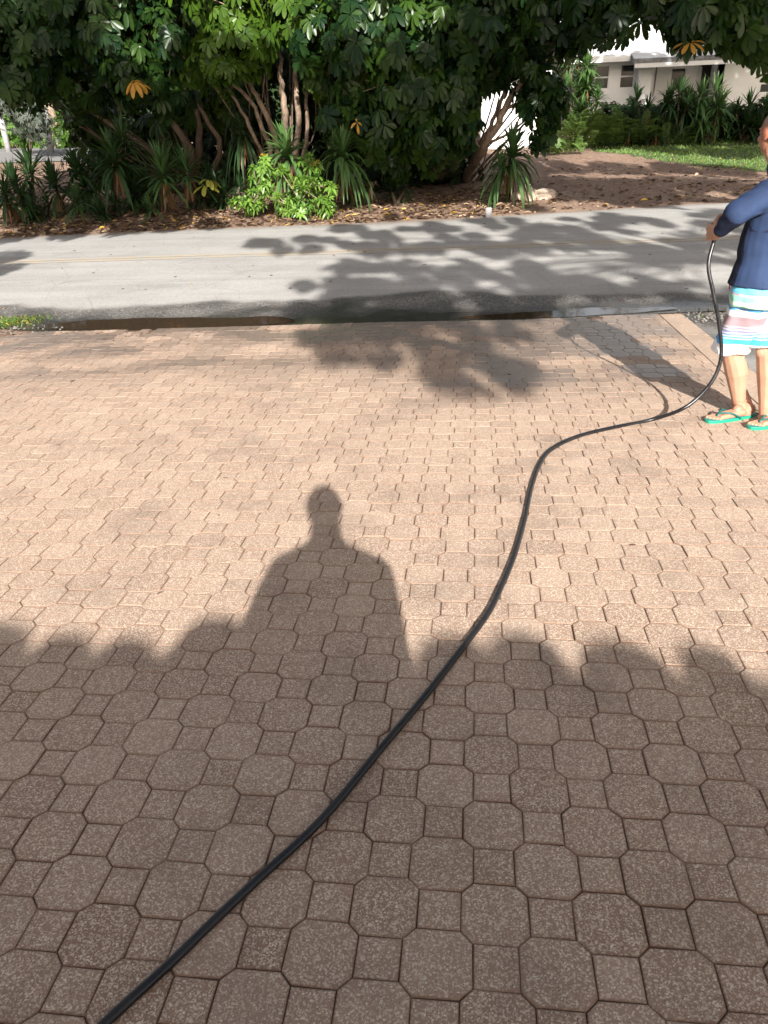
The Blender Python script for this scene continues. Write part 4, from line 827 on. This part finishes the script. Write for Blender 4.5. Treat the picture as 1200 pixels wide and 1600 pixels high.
def hand(mb, wrist, f, pn, thumb, curl, tcurl=.6, k=1.0):
    """f finger direction, pn palm normal (the side fingers close to), thumb the thumb side"""
    f, pn, thumb = (unit(np.array(q, float)) for q in (f, pn, thumb)); w = np.array(wrist, float)
    for i in range(4):
        off = thumb * (.033 - .022 * i) * k; kn = w + f * (.088 - .004 * abs(i - 1)) * k + off; capsule(mb, w + f * .015 * k + off * .6, kn, .0125 * k, .0105 * k)
        p = kn; d = f.copy(); Ls = [(.040, .026, .020), (.045, .029, .021), (.041, .027, .020), (.033, .021, .018)][i]; ax = np.cross(f, pn)
        for s_, (l, cu) in enumerate(zip(Ls, curl)):
            d = rotv(d, ax, cu * (1 + .06 * i)); q = p + d * l * k; capsule(mb, p, q, (.0080 - .0006 * s_) * k, (.0075 - .0006 * s_) * k, 10); p = q
    ax = np.cross(thumb, pn); d = unit(f * .55 + thumb * .8 + pn * .25); p = w + f * .022 * k + thumb * .026 * k
    for l, r_ in ((.036, .0125), (.032, .0105), (.025, .0095)):
        q = p + d * l * k; capsule(mb, p, q, r_ * k, (r_ - .001) * k, 10); p = q; d = unit(rotv(d, np.cross(d, pn), tcurl * .6) + f * .12)
def head(mb, c, fw, up, k=1.0):
    """c = centre of the skull, fw = where the face looks"""
    fw = unit(np.array(fw, float)); up = unit(np.array(up, float)); up = unit(up - fw * (up @ fw)); sd = np.cross(fw, up); c = np.array(c, float)
    P = lambda a, b, z: c + (fw * a + sd * b + up * z) * k
    fr = [fw.tolist(), sd.tolist(), up.tolist()]
    mb.ell(P(-.012, 0, .020), (.098 * k, .078 * k, .094 * k), fr, 20, 16); mb.ell(P(.030, 0, -.030), (.066 * k, .062 * k, .078 * k), fr, 18, 14)
    mb.ell(P(.052, 0, -.088), (.030 * k, .030 * k, .022 * k), fr); mb.ell(P(.020, 0, -.075), (.052 * k, .055 * k, .032 * k), fr)
    capsule(mb, P(.092, 0, .008), P(.112, 0, -.026), .007 * k, .011 * k); mb.ell(P(.100, 0, -.032), (.012 * k, .017 * k, .008 * k), fr)     # nose
    for s in (1, -1):
        capsule(mb, P(.082, s * .012, .026), P(.074, s * .045, .024), .008 * k, .007 * k)                                                    # brow
        mb.ell(P(.076, s * .030, .006), (.012 * k, .014 * k, .010 * k), fr)                                                                  # eye ball under lid
        mb.ell(P(.060, s * .045, -.025), (.022 * k, .018 * k, .018 * k), fr)
        mb.ell(P(-.004, s * .079, -.005), (.020 * k, .008 * k, .033 * k), fr, 14, 12); mb.ell(P(-.006, s * .088, .008), (.016 * k, .006 * k, .022 * k), fr)   # ear
    capsule(mb, P(.084, -.018, -.056), P(.084, .018, -.056), .0065 * k, .0065 * k); capsule(mb, P(.083, -.015, -.066), P(.083, .015, -.066), .007 * k, .007 * k)   # lips
def ring(c, lat, fwd, a, b, n=28, e=2.3):
    out = []
    for k in range(n):
        th = 2 * math.pi * k / n; x, y = math.cos(th), math.sin(th); out.append(c + lat * a * math.copysign(abs(x) ** (2 / e), x) + fwd * b * math.copysign(abs(y) ** (2 / e), y))
    return out
def fbm(p, s, seed=0.0): return noise.noise(Vector((p[0] * s + seed, p[1] * s, p[2] * s)))

# ------------------------------------------------------------------ the man with the hose
SK = np.array([.43, .25, .165])
mx, my = 1.685, 4.83; gz = -.042 * my
man = empty('person', (mx, my, gz)); tag(man, 'shaven headed man in navy long sleeved shirt and striped swim shorts holding the hose', 'person')
hd_ = unit(np.array([-.74, .67, 0])); lf = np.array([-hd_[1], hd_[0], 0])          # heading and its left side
# left of heading points towards the camera's left and near side
PC0 = at(1193, 455, 4.83)
def bp(l, h, z): return np.array([PC0[0], PC0[1], gz]) + lf * l + hd_ * h + np.array([0, 0, z])
HC = at(1214, 207, 4.84); fwh = unit(np.array([-.42, .90, -.08]))
shL, shR = bp(.205, .0, 1.335), bp(-.185, .01, 1.365)
elL = at(1151, 333, 4.64); haL = at(1112, 378, 4.80); wrL = at(1122, 365, 4.75)
elR = bp(-.27, .02, 1.07); wrR = bp(-.27, .05, .86)
kL, aL = at(1142, 545, 4.84), at(1155, 640, 4.87); kR, aR = at(1198, 545, 4.76), at(1195, 652, 4.73)
hL, hR = bp(.095, 0, .88), bp(-.095, 0, .88)
toeL = pav(1106, 660); heelL = pav(1176, 650); toeR = pav(1172, 670); heelR = heelL - toeL + toeR
def foot(mb, heel, toe, ank):
    d = unit(toe - heel); up = np.array([0, 0, 1.]); s = np.cross(up, d); z0 = .030; L = np.linalg.norm(toe - heel); h = heel + up * z0
    capsule(mb, h + d * .035 + up * .025, ank + [0, 0, .02], .036, .037); capsule(mb, ank, h + d * .13 + up * .03, .040, .030); capsule(mb, h + d * .045, h + d * .17, .032, .024)
    for q, wd in ((-.022, .022), (.0, .022), (.022, .020)): capsule(mb, h + d * .10 + s * q * .7 + up * .012, h + d * (L * .76) + s * q + up * .0, .024, .016)
    for i, (o_, l_, r_) in enumerate(((-.030, .99, .0125), (-.012, .97, .0095), (.003, .935, .009), (.018, .895, .0085), (.031, .85, .008))):
        capsule(mb, h + d * L * .74 + s * o_ * .9, h + d * L * (l_ - .03) + s * o_ + up * -.008, r_ * 1.05, r_, 10)
def torso(mb, bpf, k, grow=0.0, bottom=.84, belly=1.0):
    R_ = []
    for z, a, b, f_ in ((bottom, .168, .130, .0), (.92, .172, .135, .005), (1.0, .176, .142 * belly, .015), (1.10, .182, .142 * belly, .012), (1.20, .190, .132, .0), (1.29, .195, .118, -.01), (1.36, .180, .095, -.015), (1.41, .125, .072, -.015), (1.445, .070, .060, -.01)):
        R_.append(ring(bpf(0, f_ * k, z), lf_, hd__, (a + grow) * k, (b + grow) * k))
    mb.loft(R_)
lf_, hd__ = lf, hd_
mb = MB(); torso(mb, bp, .94); capsule(mb, bp(0, -.015, 1.40), HC - [0, 0, .085] - fwh * .01, .062, .058); head(mb, HC, fwh, (0.0, 0, 1))
for s_, e_, w_ in ((shL, elL, wrL), (shR, elR, wrR)): limb(mb, [s_, e_, w_], [.052, .042, .028])
for h_, k_, a_, t_, hl in ((hL, kL, aL, toeL, heelL), (hR, kR, aR, toeR, heelR)):
    back = -unit(t_ - hl)
    limb(mb, [h_, k_], [.082, .056]); limb(mb, [k_, k_ * .62 + a_ * .38 + back * .020, k_ * .25 + a_ * .75 + back * .006, a_], [.060, .070, .045, .035]); foot(mb, hl, t_, a_)
    cf = k_ * .66 + a_ * .34; mb.ell(cf + back * .026, (.046, .046, .085)); mb.ell(k_ * .97 + a_ * .03 - back * .035, (.036, .036, .042)); capsule(mb, a_ + back * .022 + [0, 0, .12], hl + [0, 0, .05] + unit(t_ - hl) * .012, .014, .013); mb.ell(a_ + lf * .030 + [0, 0, .0], (.014, .014, .016)); mb.ell(a_ - lf * .030 + [0, 0, .008], (.014, .014, .016))
hax = unit(np.array([-.06, 0, 1.0]))                          # run of the hose through the fist
hf = unit(haL - wrL); hf = unit(hf - hax * (hf @ hax)); pn = unit(np.cross(hf, hax)); pn = pn if pn[0] > 0 else -pn
hose_at = wrL + hf * .075 + pn * .028
hand(mb, wrL, hf, pn, hax, (1.15, 1.25, .8), 1.0, 1.15)
hand(mb, wrR, hd_, lf, (0, 0, 1), (.5, .6, .4), .5, 1.0)
def skin_tint(v):
    c = SK * (1 + .12 * fbm(v, 14)); q = v - HC
    if q[2] > -.10 and np.linalg.norm(q) < .2:
        c = c * [.86, .70, .66]
        if q @ fwh < .045 and q[2] > -.035 and np.linalg.norm(q - (q @ fwh) * fwh) < .16: c = c * .25 + np.array([.20, .105, .075]) * .75 if abs((q @ np.cross(fwh, [0, 0, 1.]))) < .077 else c * [1.15, .95, .9]
    if v[2] < gz + .11: c = c * [1.05, .88, .85]
    return c
skinned(mb, 'body', M['skin'], skin_tint, man, .0038, 3)
# eyes look ahead
for s in (1, -1):
    sd = np.cross(fwh, [0, 0, 1.]); e = MB().ell(HC + fwh * .077 + sd * .030 * s + np.array([0, 0, .006]), (.012, .012, .011)); e.build('eye', M['white'], man, True)
# shirt
mb = MB(); torso(mb, bp, 1.0, .010, .93, 1.04); mb.loft([ring(bp(0, .01, z), lf, hd_, a, b) for z, a, b in ((.835, .215, .185), (.87, .207, .178), (.95, .190, .160), (1.02, .186, .152))]); limb(mb, [shL - lf * .03 + [0, 0, -.005], elL, wrL - unit(wrL - elL) * .035], [.078, .066, .042], 16); limb(mb, [shR + lf * .03, elR, wrR], [.072, .058, .037], 16)
capsule(mb, bp(0, -.015, 1.38), bp(0, -.015, 1.38) * .52 + (HC - [0, 0, .085]) * .48, .085, .071)
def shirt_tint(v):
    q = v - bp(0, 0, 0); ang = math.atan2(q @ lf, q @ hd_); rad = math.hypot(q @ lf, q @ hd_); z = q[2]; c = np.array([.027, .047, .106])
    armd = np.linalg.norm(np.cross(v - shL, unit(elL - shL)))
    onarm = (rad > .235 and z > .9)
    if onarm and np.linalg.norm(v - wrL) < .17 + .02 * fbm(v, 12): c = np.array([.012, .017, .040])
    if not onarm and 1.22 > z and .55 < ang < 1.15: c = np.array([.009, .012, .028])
    # raglan seam from neck to armpit
    sd = abs((q @ lf) - (.07 + (1.43 - z) * .42))
    if sd < .006 and 1.14 < z < 1.43: c = np.array([.012, .017, .045])
    return c * (1 + .10 * fbm(v, 7))
def shirt_disp(v, n_):
    q = v - bp(0, 0, 0); z = q[2]; arm = math.hypot(q @ lf, q @ hd_) > .225
    if arm:
        a = unit(elL - shL) if z > elL[2] - gz else unit(wrL - elL); s = (v - shL) @ a
        return .005 * math.sin(s * 60 + 9 * fbm(v, 5)) * max(0, fbm(v, 5, 3) + .1) + .005 * fbm(v, 12)
    s = z * 1.0 + (q @ lf) * .45
    w_ = math.exp(-((z - .93) / .09) ** 2) * 1.1 + .35 * math.exp(-((z - 1.2) / .12) ** 2)
    return .006 * w_ * math.sin(s * 42 + 9 * fbm(v, 3)) * max(0, fbm(v, 4, 5) + .25) + .007 * fbm(v, 6) + .003 * fbm(v, 18)
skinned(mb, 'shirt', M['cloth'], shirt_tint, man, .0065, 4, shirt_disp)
# swim shorts
mb = MB(); hz = lambda v_: at(1150, v_, 4.84)[2] - gz
mb.loft([ring(bp(0, .0, z), lf, hd_, a, b) for z, a, b in ((.885, .182, .150), (.84, .200, .165), (.78, .212, .172), (.72, .206, .160))])
for h_, k_, s in ((hL, kL, 1), (hR, kR, -1)):
    top = bp(.082 * s, 0, .80); bot = np.array([*(k_[:2] * .97 + top[:2] * .03), gz + hz(549 if s > 0 else 533)]); bot[:2] += hd_[:2] * .012
    mb.loft([ring(top * (1 - q) + bot * q, lf, hd_, a, b, e=2.1) for q, a, b in ((0, .100, .128), (.3, .104, .122), (.7, .100, .112), (1.0, .104, .112))])
bands = [(451, (.16, .50, .68)), (453, (.70, .25, .28)), (463, (.30, .60, .50)), (469, (.62, .76, .64)), (473, (.36, .64, .50)), (477, (.08, .30, .62)), (486, (.80, .80, .78)), (501, (.32, .23, .25)), (503, (.62, .58, .60)), (506, (.28, .22, .28)), (507.5, (.62, .62, .68)), (511, (.22, .22, .36)), (512.5, (.6, .64, .72)), (516, (.15, .25, .48)), (517.5, (.6, .68, .78)), (521, (.10, .30, .60)), (522, (.5, .62, .78)), (531, (.06, .34, .74)), (600, (.84, .84, .84))]
def shorts_tint(v):
    q = v - bp(0, 0, 0); z = q[2] + .012 * math.sin(q @ lf * 9) + .006 * fbm(v, 9) + (.012 if q @ lf < 0 else 0) * (1 if q[2] < .7 else 0); vv = 445 + (.631 + .202 - z) / .0038
    for lim, c in bands:
        if vv < lim: return np.array(c)
    return np.array((.84, .84, .84))
def shorts_disp(v, n_):
    q = v - bp(0, 0, 0); a = math.atan2(q @ lf, q @ hd_); low = min(1, max(0, (.86 - q[2]) / .3))
    return .010 * low * math.sin(a * 7 + 3 * fbm(v, 4)) + .007 * fbm(v, 9) + .005 * math.sin(q[2] * 60 + a * 9) * max(0, fbm(v, 5, 7) + .1) + .004 * fbm(v, 20)
sh = skinned(mb, 'shorts', M['cloth'], shorts_tint, man, .0055, 3, shorts_disp)
q0 = bp(.105, .128, .815); dsv = MB()
loop = [q0 + unit(np.array([-1, -.3, 0])) * .012 + np.array([0, 0, .028 * math.sin(t)]) + np.array([.5, -.75, 0]) * .026 * math.cos(t) for t in np.linspace(0, 2 * math.pi, 18)]
dsv.tube(loop, .0045, 6); V = [Vector(v) - Vector(man.location) for v in dsv.V]; me = bpy.data.meshes.new('drawstring'); me.from_pydata([tuple(v) for v in V], [], dsv.F); me.materials.append(simple('red_cord', (.65, .07, .08), .6, .1, 20, 0)); link(bpy.data.objects.new('drawstring', me), sh)
dsv = MB(); dsv.tube([q0 + [-.012, -.004, -.02], q0 + [.012, -.016, -.05], q0 + [.022, -.02, -.09]], .0035, 6); dsv.tube([q0 + [-.012, -.004, -.02], q0 + [-.01, -.01, -.06], q0 + [-.004, -.008, -.11]], .0035, 6)
V = [Vector(v) - Vector(man.location) for v in dsv.V]; me = bpy.data.meshes.new('drawstring'); me.from_pydata([tuple(v) for v in V], [], dsv.F); me.materials.append(simple('green_cord', (.2, .45, .3), .6, .1, 20, 0)); link(bpy.data.objects.new('drawstring', me), sh)
# flip flops
def flipflop(heel, toe, label):
    d = unit(toe - heel); s = np.cross([0, 0, 1.], d); L = np.linalg.norm(toe - heel) + .03; c0 = heel - d * .015; out = []
    for k in range(36):
        t = 2 * math.pi * k / 36; x = .5 - .5 * math.cos(t); wd = (.034 + .017 * x) * abs(math.sin(t)) ** .55; out.append(c0 + d * L * x + s * wd * (1 if math.sin(t) >= 0 else -1))
    V = []; F = []
    for z, g in ((.001, .0), (.004, .0035), (.018, .0035), (.021, .0)):
        for p in out: q = p + (p - (c0 + d * L * .5)) * g * 2; V.append((q[0], q[1], q[2] + z))
    for r in range(3):
        for k in range(36): F.append((r * 36 + k, r * 36 + (k + 1) % 36, (r + 1) * 36 + (k + 1) % 36, (r + 1) * 36 + k))
    F += [tuple(range(35, -1, -1)), tuple(range(108, 144))]
    t = empty('flip_flop', heel); tag(t, label, 'flip flop', 'green flip flops on the man'); gcol = np.array([[.012, .30, .17]] * 144)
    for i in range(108, 144): gcol[i] = (.015, .22, .20)
    pymesh('sole', V, F, M['rubber'], t, False, gcol)
    up = np.array([0, 0, 1.]); st = MB()
    front = c0 + d * L * .80 + up * .022
    for sg in (1, -1): st.tube(spline([front, front + up * .026 - d * .012, c0 + d * L * .62 + s * sg * .035 + up * .058, c0 + d * L * .45 + s * sg * .046 + up * .030, c0 + d * L * .40 + s * sg * .044 + up * .015], 4), .0065, 8)
    o = st.build('strap', M['rubber'], t, True); a = o.data.color_attributes.new('tint', 'FLOAT_COLOR', 'POINT'); a.data.foreach_set('color', np.tile(np.array([.01, .10, .09, 1], dtype=np.float32), len(st.V)))
flipflop(heelL, toeL, 'green flip flop on the foot furthest left, seen whole from the side')
flipflop(heelR, toeR, 'green flip flop on the other foot, nearer the right edge and partly cut off')

# ------------------------------------------------------------------ hose
HR = .0113
gp = [(20, 1750), (95, 1672), (165, 1600), (260, 1508), (330, 1440), (400, 1376), (500, 1277), (600, 1167), (660, 1097), (715, 1022), (760, 960), (785, 915), (803, 868), (820, 810), (830, 768), (842, 728), (862, 702), (905, 681), (960, 667), (1015, 657)]
P = [pav(u, v, HR) + [random.gauss(0, .003), random.gauss(0, .003), 0] for u, v in gp]
up_ = [(1062, 641, 4.66), (1092, 620, 4.68), (1116, 590, 4.70), (1127, 555, 4.72), (1124, 510, 4.74), (1115, 460, 4.76), (1107, 415, 4.79)]
P += [at(*q) for q in up_] + [hose_at - hax * .05, hose_at, hose_at + hax * .055]
o = MB(); o.tube(spline(P, 10), HR, 14); h_ = o.build('garden_hose', M['hose'], None, True); tag(h_, 'black garden hose snaking over the pavers up to the hand of the man', 'hose')

# ------------------------------------------------------------------ the one who takes the picture: only the shadow is in view
px_, py_ = .05, -.28; ph = empty('person', (px_, py_, .015)); tag(ph, 'person taking the picture, seen only as a head and shoulders shadow on the pavers', 'person')
hd__ = np.array([0, 1., 0]); lf_ = np.array([-1., 0, 0])
def bq(l, h, z): return np.array([px_ - l, py_ + h, .015 + z * 1.03])
mb = MB(); torso(mb, bq, .92); HQ = bq(0, .02, 1.652); capsule(mb, bq(0, -.01, 1.40), HQ - [0, 0, .08], .08, .072); head(mb, HQ, (0, 1, -.15), (0, 0, 1), 1.02); mb.ell(HQ + [0, -.02, .015], (.090, .10, .115))
for s in (1, -1):
    S_, E_, W_ = bq(.17 if s > 0 else -.18, 0, 1.37), bq(.33 if s > 0 else -.15, .03, 1.10), np.array([-s * .055, -.035, 1.43]); limb(mb, [S_, E_, W_], [.05, .042, .028]); hand(mb, W_, (0.1 * s, .45, .9), (s * .9, -.3, .2), (0, -.4, .6), (.5, .6, .4), .4)
    K_, A_ = bq(.10 * s, .01, .48), bq(.11 * s, -.01, .09); limb(mb, [bq(.095 * s, 0, .88), K_], [.082, .056]); limb(mb, [K_, K_ * .6 + A_ * .4 - [0, .02, 0], A_], [.054, .056, .037]); foot(mb, bq(.11 * s, -.06, 0), bq(.13 * s, .19, 0), A_)
skinned(mb, 'body', M['skin'], lambda v: SK, ph, .008, 4)
mb = MB(); torso(mb, bq, 1.0, .016, .78)
for s in (1, -1): capsule(mb, bq(.02 * s, 0, 1.46), bq(.18 * s, 0, 1.37), .05, .07); 
for s in (1, -1): limb(mb, [bq(.185 if s > 0 else -.20, 0, 1.355), bq(.29 if s > 0 else -.17, .03, 1.08), bq(.20 if s > 0 else -.10, .10, 1.16)], [.082, .100, .070])
skinned(mb, 'shirt', M['cloth'], lambda v: np.array([.3, .3, .32]), ph, .009, 4, lambda v, n_: .005 * fbm(v, 9))
mb = MB(); mb.loft([ring(bq(0, 0, z), lf_, hd__, a, b) for z, a, b in ((.92, .172, .14), (.84, .186, .15), (.76, .19, .15))])
for s in (1, -1): mb.loft([ring(bq(.092 * s, 0, z), lf_, hd__, .098, .115) for z in (.82, .7, .5)])
skinned(mb, 'shorts', M['cloth'], lambda v: np.array([.12, .12, .14]), ph, .009, 4)
o = MB().box((0, .012, 1.545), (.075, .009, .155)).build('phone', M['phone']); tag(o, 'phone held up by the person whose shadow lies on the pavers', 'phone')

# ------------------------------------------------------------------ the house behind, whose tiled eave shades the near pavers
EY = -3.5; EZ = -.094 + (2.21 - EY) / LD[1] * -LD[2]
hh = empty('tiled_house', (0, -4.2, .1)); tag(hh, 'house with a barrel tiled eave whose scalloped shadow covers the near pavers', 'house')
mb = MB(); mb.box((-2.5, -6.5, 1.2), (13, 4.4, 2.6)); mb.build('wall', M['cream'], hh)
mb = MB(); x_ = -9.6; sl_ = .24
V = [(-9.6, EY + .02, EZ - .045), (4.4, EY + .02, EZ - .045), (4.4, EY - 4, EZ - .045 + 4 * sl_), (-9.6, EY - 4, EZ - .045 + 4 * sl_)]; V += [(a, b_, c_ - .12) for a, b_, c_ in V]
pymesh('roof', V, [(0, 1, 2, 3), (7, 6, 5, 4), (0, 4, 5, 1), (1, 5, 6, 2), (2, 6, 7, 3), (3, 7, 4, 0)], M['clay'], hh)
while x_ < 4.3:
    r_ = .125 * random.uniform(.75, 1.15); dz = random.gauss(0, .014); y0_ = EY + .03 + random.uniform(0, .03); cc_ = []
    for yy_, zz_ in ((y0_, EZ - .05 + dz), (EY - 4, EZ - .05 + 4 * sl_ + dz)): cc_.append([(x_ + r_ * math.cos(t), yy_, zz_ + r_ * .55 * math.sin(t)) for t in np.linspace(0, math.pi, 12)])
    n_ = 12; mb.add(cc_[0] + cc_[1], [(k, k + 1, k + 1 + n_, k + n_) for k in range(n_ - 1)] + [tuple(range(n_ - 1, -1, -1)), tuple(range(n_, 2 * n_))]); x_ += .30 + random.gauss(0, .028)
mb.build('roof_tiles', M['clay'], hh, True)

# ------------------------------------------------------------------ trees beside and behind, whose shade falls over the road and the far plants
def back(T, z): return T - LD * ((z - T[2]) / math.sin(SUN_EL))
def onr(u, v): d = ray(u, v); return CAM + d * ((RZ - CAM[2]) / d[2])
def sc(T, z, r, n): return (back(np.array(T, float), z), r, n)
BR = [sc(onr(u, v), z + 1.8, r, n) for u, v, z, r, n in (
    (500, 368, 5.6, .55, 34), (585, 360, 5.4, .5, 24), (680, 355, 5.8, .6, 34), (780, 352, 5.6, .6, 38), (880, 345, 5.6, .6, 34), (990, 352, 5.8, .6, 34), (1090, 350, 5.8, .6, 34), (1190, 345, 5.8, .7, 40),
    (545, 398, 5.2, .5, 22), (640, 388, 5.2, .45, 20), (740, 384, 5.4, .6, 34), (840, 380, 5.4, .6, 36), (940, 380, 5.4, .6, 36), (1050, 385, 5.4, .6, 30), (1160, 390, 5.4, .6, 30),
    (590, 438, 5.0, .4, 15), (545, 462, 4.8, .45, 26), (640, 478, 4.8, .45, 26), (720, 440, 5.0, .45, 20), (800, 425, 5.0, .4, 15), (760, 470, 4.8, .4, 18), (880, 452, 4.9, .4, 18), (980, 445, 5.0, .42, 18), (700, 410, 5.2, .35, 12), (1080, 455, 5, .35, 12))]
BR = [q for c, r, n in BR for q in [(c + rng.normal(0, 1, 3) * [r * 1.0, r * .8, r * .5], r * random.uniform(.22, .55), max(3, int(n * .27))) for _ in range(8)]]
BP = [sc(pav(u, v), z, r, n) for u, v, z, r, n in ((575, 512, 6.6, .34, 22), (625, 520, 6.4, .34, 22), (680, 528, 6.4, .30, 17), (640, 548, 6.3, .26, 12), (700, 552, 6.3, .24, 10), (560, 545, 6.4, .2, 5), (755, 570, 6.2, .2, 4), (800, 590, 6.2, .2, 3), (600, 498, 6.7, .4, 22), (520, 505, 6.6, .3, 9), (735, 515, 6.5, .3, 8))]
BR += [q for c, r, n in BP for q in [(c + rng.normal(0, 1, 3) * [r * .9, r * .9, r * .5], r * random.uniform(.3, .6), max(3, int(n * .36))) for _ in range(3)]]
hub = back(np.array([3.2, 11.5, RZ]), 6.2); tr = np.array([hub[0] + .9, hub[1] - .6, .0])
lim = [([tr, tr + [-.4, .2, 2.2], hub], .17, .11)] + [([hub, hub * .45 + BR[k][0] * .55 + [0, 0, .25], BR[k][0]], .035, .010) for k in range(0, len(BR), 6)]
tree('umbrella_tree', 'umbrella tree outside the frame casting dappled shade across the road and pavers', 'tree', tr, BR, lim, .25, tone=(.1, .9))
BL = [sc(at(u, v, Y), z, r, n) for u, v, Y, z, r, n in (
    (30, 60, 18, 8.6, 1.1, 100), (100, 110, 18, 8.0, 1.2, 120), (30, 150, 18, 7.4, 1.0, 80), (150, 200, 17.5, 6.6, 1.0, 100), (210, 170, 18, 6.9, .9, 80), (90, 240, 17.2, 6.0, 1.0, 90), (200, 260, 17.2, 5.8, 1.0, 100), (280, 210, 18.5, 6.4, .8, 80), (300, 270, 17.5, 5.6, .8, 70), (330, 170, 20, 7.0, .8, 60),
    (40, 300, 16.8, 5.4, 1.0, 90), (140, 310, 16.8, 5.4, .9, 80), (250, 325, 16.5, 5.2, .8, 60), (120, 20, 18.4, 8.8, 1.0, 80), (350, 230, 20.5, 6.6, .8, 70), (400, 240, 21, 6.9, .8, 70), (-60, 200, 18, 7, 1.3, 120), (-60, 60, 18, 8.6, 1.3, 100))]
BL = [(c, r * 1.05, int(n * 1.7)) for c, r, n in BL]
BL += [sc(onr(u, v), z, r, n) for u, v, z, r, n in ((12, 400, 4.6, .42, 20), (6, 420, 4.6, .3, 12), (-60, 400, 4.8, .8, 50), (40, 366, 5.0, .6, 40), (120, 362, 5.0, .6, 34), (200, 358, 5.0, .5, 26), (270, 354, 5.0, .45, 20), (330, 351, 5.0, .35, 12))]
tl = np.array([-10.5, 5.2, -.3]); hub = np.array([-6.5, 6.8, 4.9])
lim = [([tl, tl + [.8, .3, 2.4], hub], .24, .14)] + [([hub, hub * .45 + BL[k][0] * .55 + [0, 0, .2], BL[k][0]], .07, .02) for k in (0, 2, 4, 6, 8, 11, 13, 15, 17, 20, 22, 24)]
tree('umbrella_tree', 'umbrella tree beyond the left edge shading the spiky plants across the road', 'tree', tl, BL, lim, .27, tone=(.1, .9))
BX = [sc(at(u, v, Y), z, r, n) for u, v, Y, z, r, n in (
    (760, 180, 18.5, 6.8, .8, 70), (800, 240, 18, 6.2, .8, 70), (720, 250, 18, 6.0, .7, 60), (840, 110, 19, 7.4, .8, 70), (860, 50, 19, 8.0, .9, 80), (930, 30, 18.8, 8.0, .9, 80), (880, 150, 19, 7.0, .8, 60), (640, 250, 18, 6.0, .6, 36), (700, 170, 18, 6.7, .5, 26), (780, 60, 18.6, 7.8, .6, 44),
    (1080, 30, 14.2, 6.6, .8, 80), (1160, 60, 14.2, 6.2, .8, 80), (1190, 100, 14.4, 6, .8, 70), (1220, 20, 14.2, 6.6, .9, 80))]
BX = [(c, r * 1.05, int(n * 1.5)) for c, r, n in BX]
BX += [(c, r, n) for c, r, n in [sc(at(u, v, 18.0), z, .75, 90) for u, v, z in ((520, 150, 6.7), (560, 200, 6.2), (620, 170, 6.5), (680, 150, 6.7), (600, 250, 5.8), (660, 240, 5.8), (740, 200, 6.3), (720, 100, 7.2), (760, 30, 7.9), (500, 230, 6.0), (540, 270, 5.6))]]  # clusters added to cut the sun on the wide tree's lower leaves
BX += [sc(gb(u, v), z, r, n) for u, v, z, r, n in ((900, 300, 6, .7, 44), (980, 290, 6.2, .9, 80), (1060, 285, 6.2, .9, 80), (1130, 290, 6.2, .9, 80), (880, 262, 6.6, .8, 50), (960, 262, 6.6, .9, 70), (1050, 262, 6.8, .9, 80), (1130, 268, 6.8, .9, 80), (760, 310, 5.8, .6, 40), (680, 310, 5.8, .6, 44), (600, 312, 5.8, .5, 30), (820, 290, 6.0, .6, 44))]
tq = np.array([10.8, 5.6, -.3]); hub = np.array([8.0, 7.2, 5.0])  # unseen tree added to block sun, crown shaped by where shade should fall
lim = [([tq, tq + [-.6, .3, 2.4], hub], .24, .14)] + [([hub, hub * .45 + BX[k][0] * .55 + [0, 0, .2], BX[k][0]], .07, .02) for k in (0, 2, 4, 6, 8, 10, 13, 15, 17, 19, 21, 24)]
tree('umbrella_tree', 'unseen umbrella tree added beyond the right edge to shade the dirt drive and the leaning trunks', 'tree', tq, BX, lim, .27, tone=(.1, .9))
BZ = [sc(at(u, v, Y), z, r, n) for u, v, Y, z, r, n in (
    (950, 190, 29.3, 6.6, 1.2, 90), (1020, 190, 29.3, 6.6, 1.2, 100), (1090, 190, 29.3, 6.6, 1.2, 110), (1160, 185, 29.3, 6.6, 1.2, 110), (1230, 185, 29.3, 6.6, 1.2, 110), (1160, 120, 33, 8.6, 1.4, 130), (1080, 120, 34, 8.8, 1.2, 100), (1220, 130, 33, 8.6, 1.4, 120), (1000, 125, 33, 8.8, 1.0, 60), (955, 122, 33, 8.8, .9, 60), (925, 130, 33, 8.6, .8, 40), (1045, 122, 34, 8.9, 1.0, 70), (1040, 230, 28, 5.8, .8, 40), (1130, 235, 27, 5.6, 1.0, 70), (1200, 235, 27, 5.6, 1.0, 70))]
BZ = [(c, r, int(n * 1.5)) for c, r, n in BZ]
tb = np.array([15.5, 16.0, -.1]); hub = np.array([14.0, 17.2, 5.2])  # unseen tree added to keep sun off lawn, hedge and house wall
lim = [([tb, tb + [-.4, .3, 2.4], hub], .24, .14)] + [([hub, hub * .45 + BZ[k][0] * .55 + [0, 0, .2], BZ[k][0]], .07, .02) for k in range(0, 12)]
tree('umbrella_tree', 'unseen umbrella tree added beyond the right edge to shade the lawn and the wall of the white house', 'tree', tb, BZ, lim, .30, tone=(.1, .9))
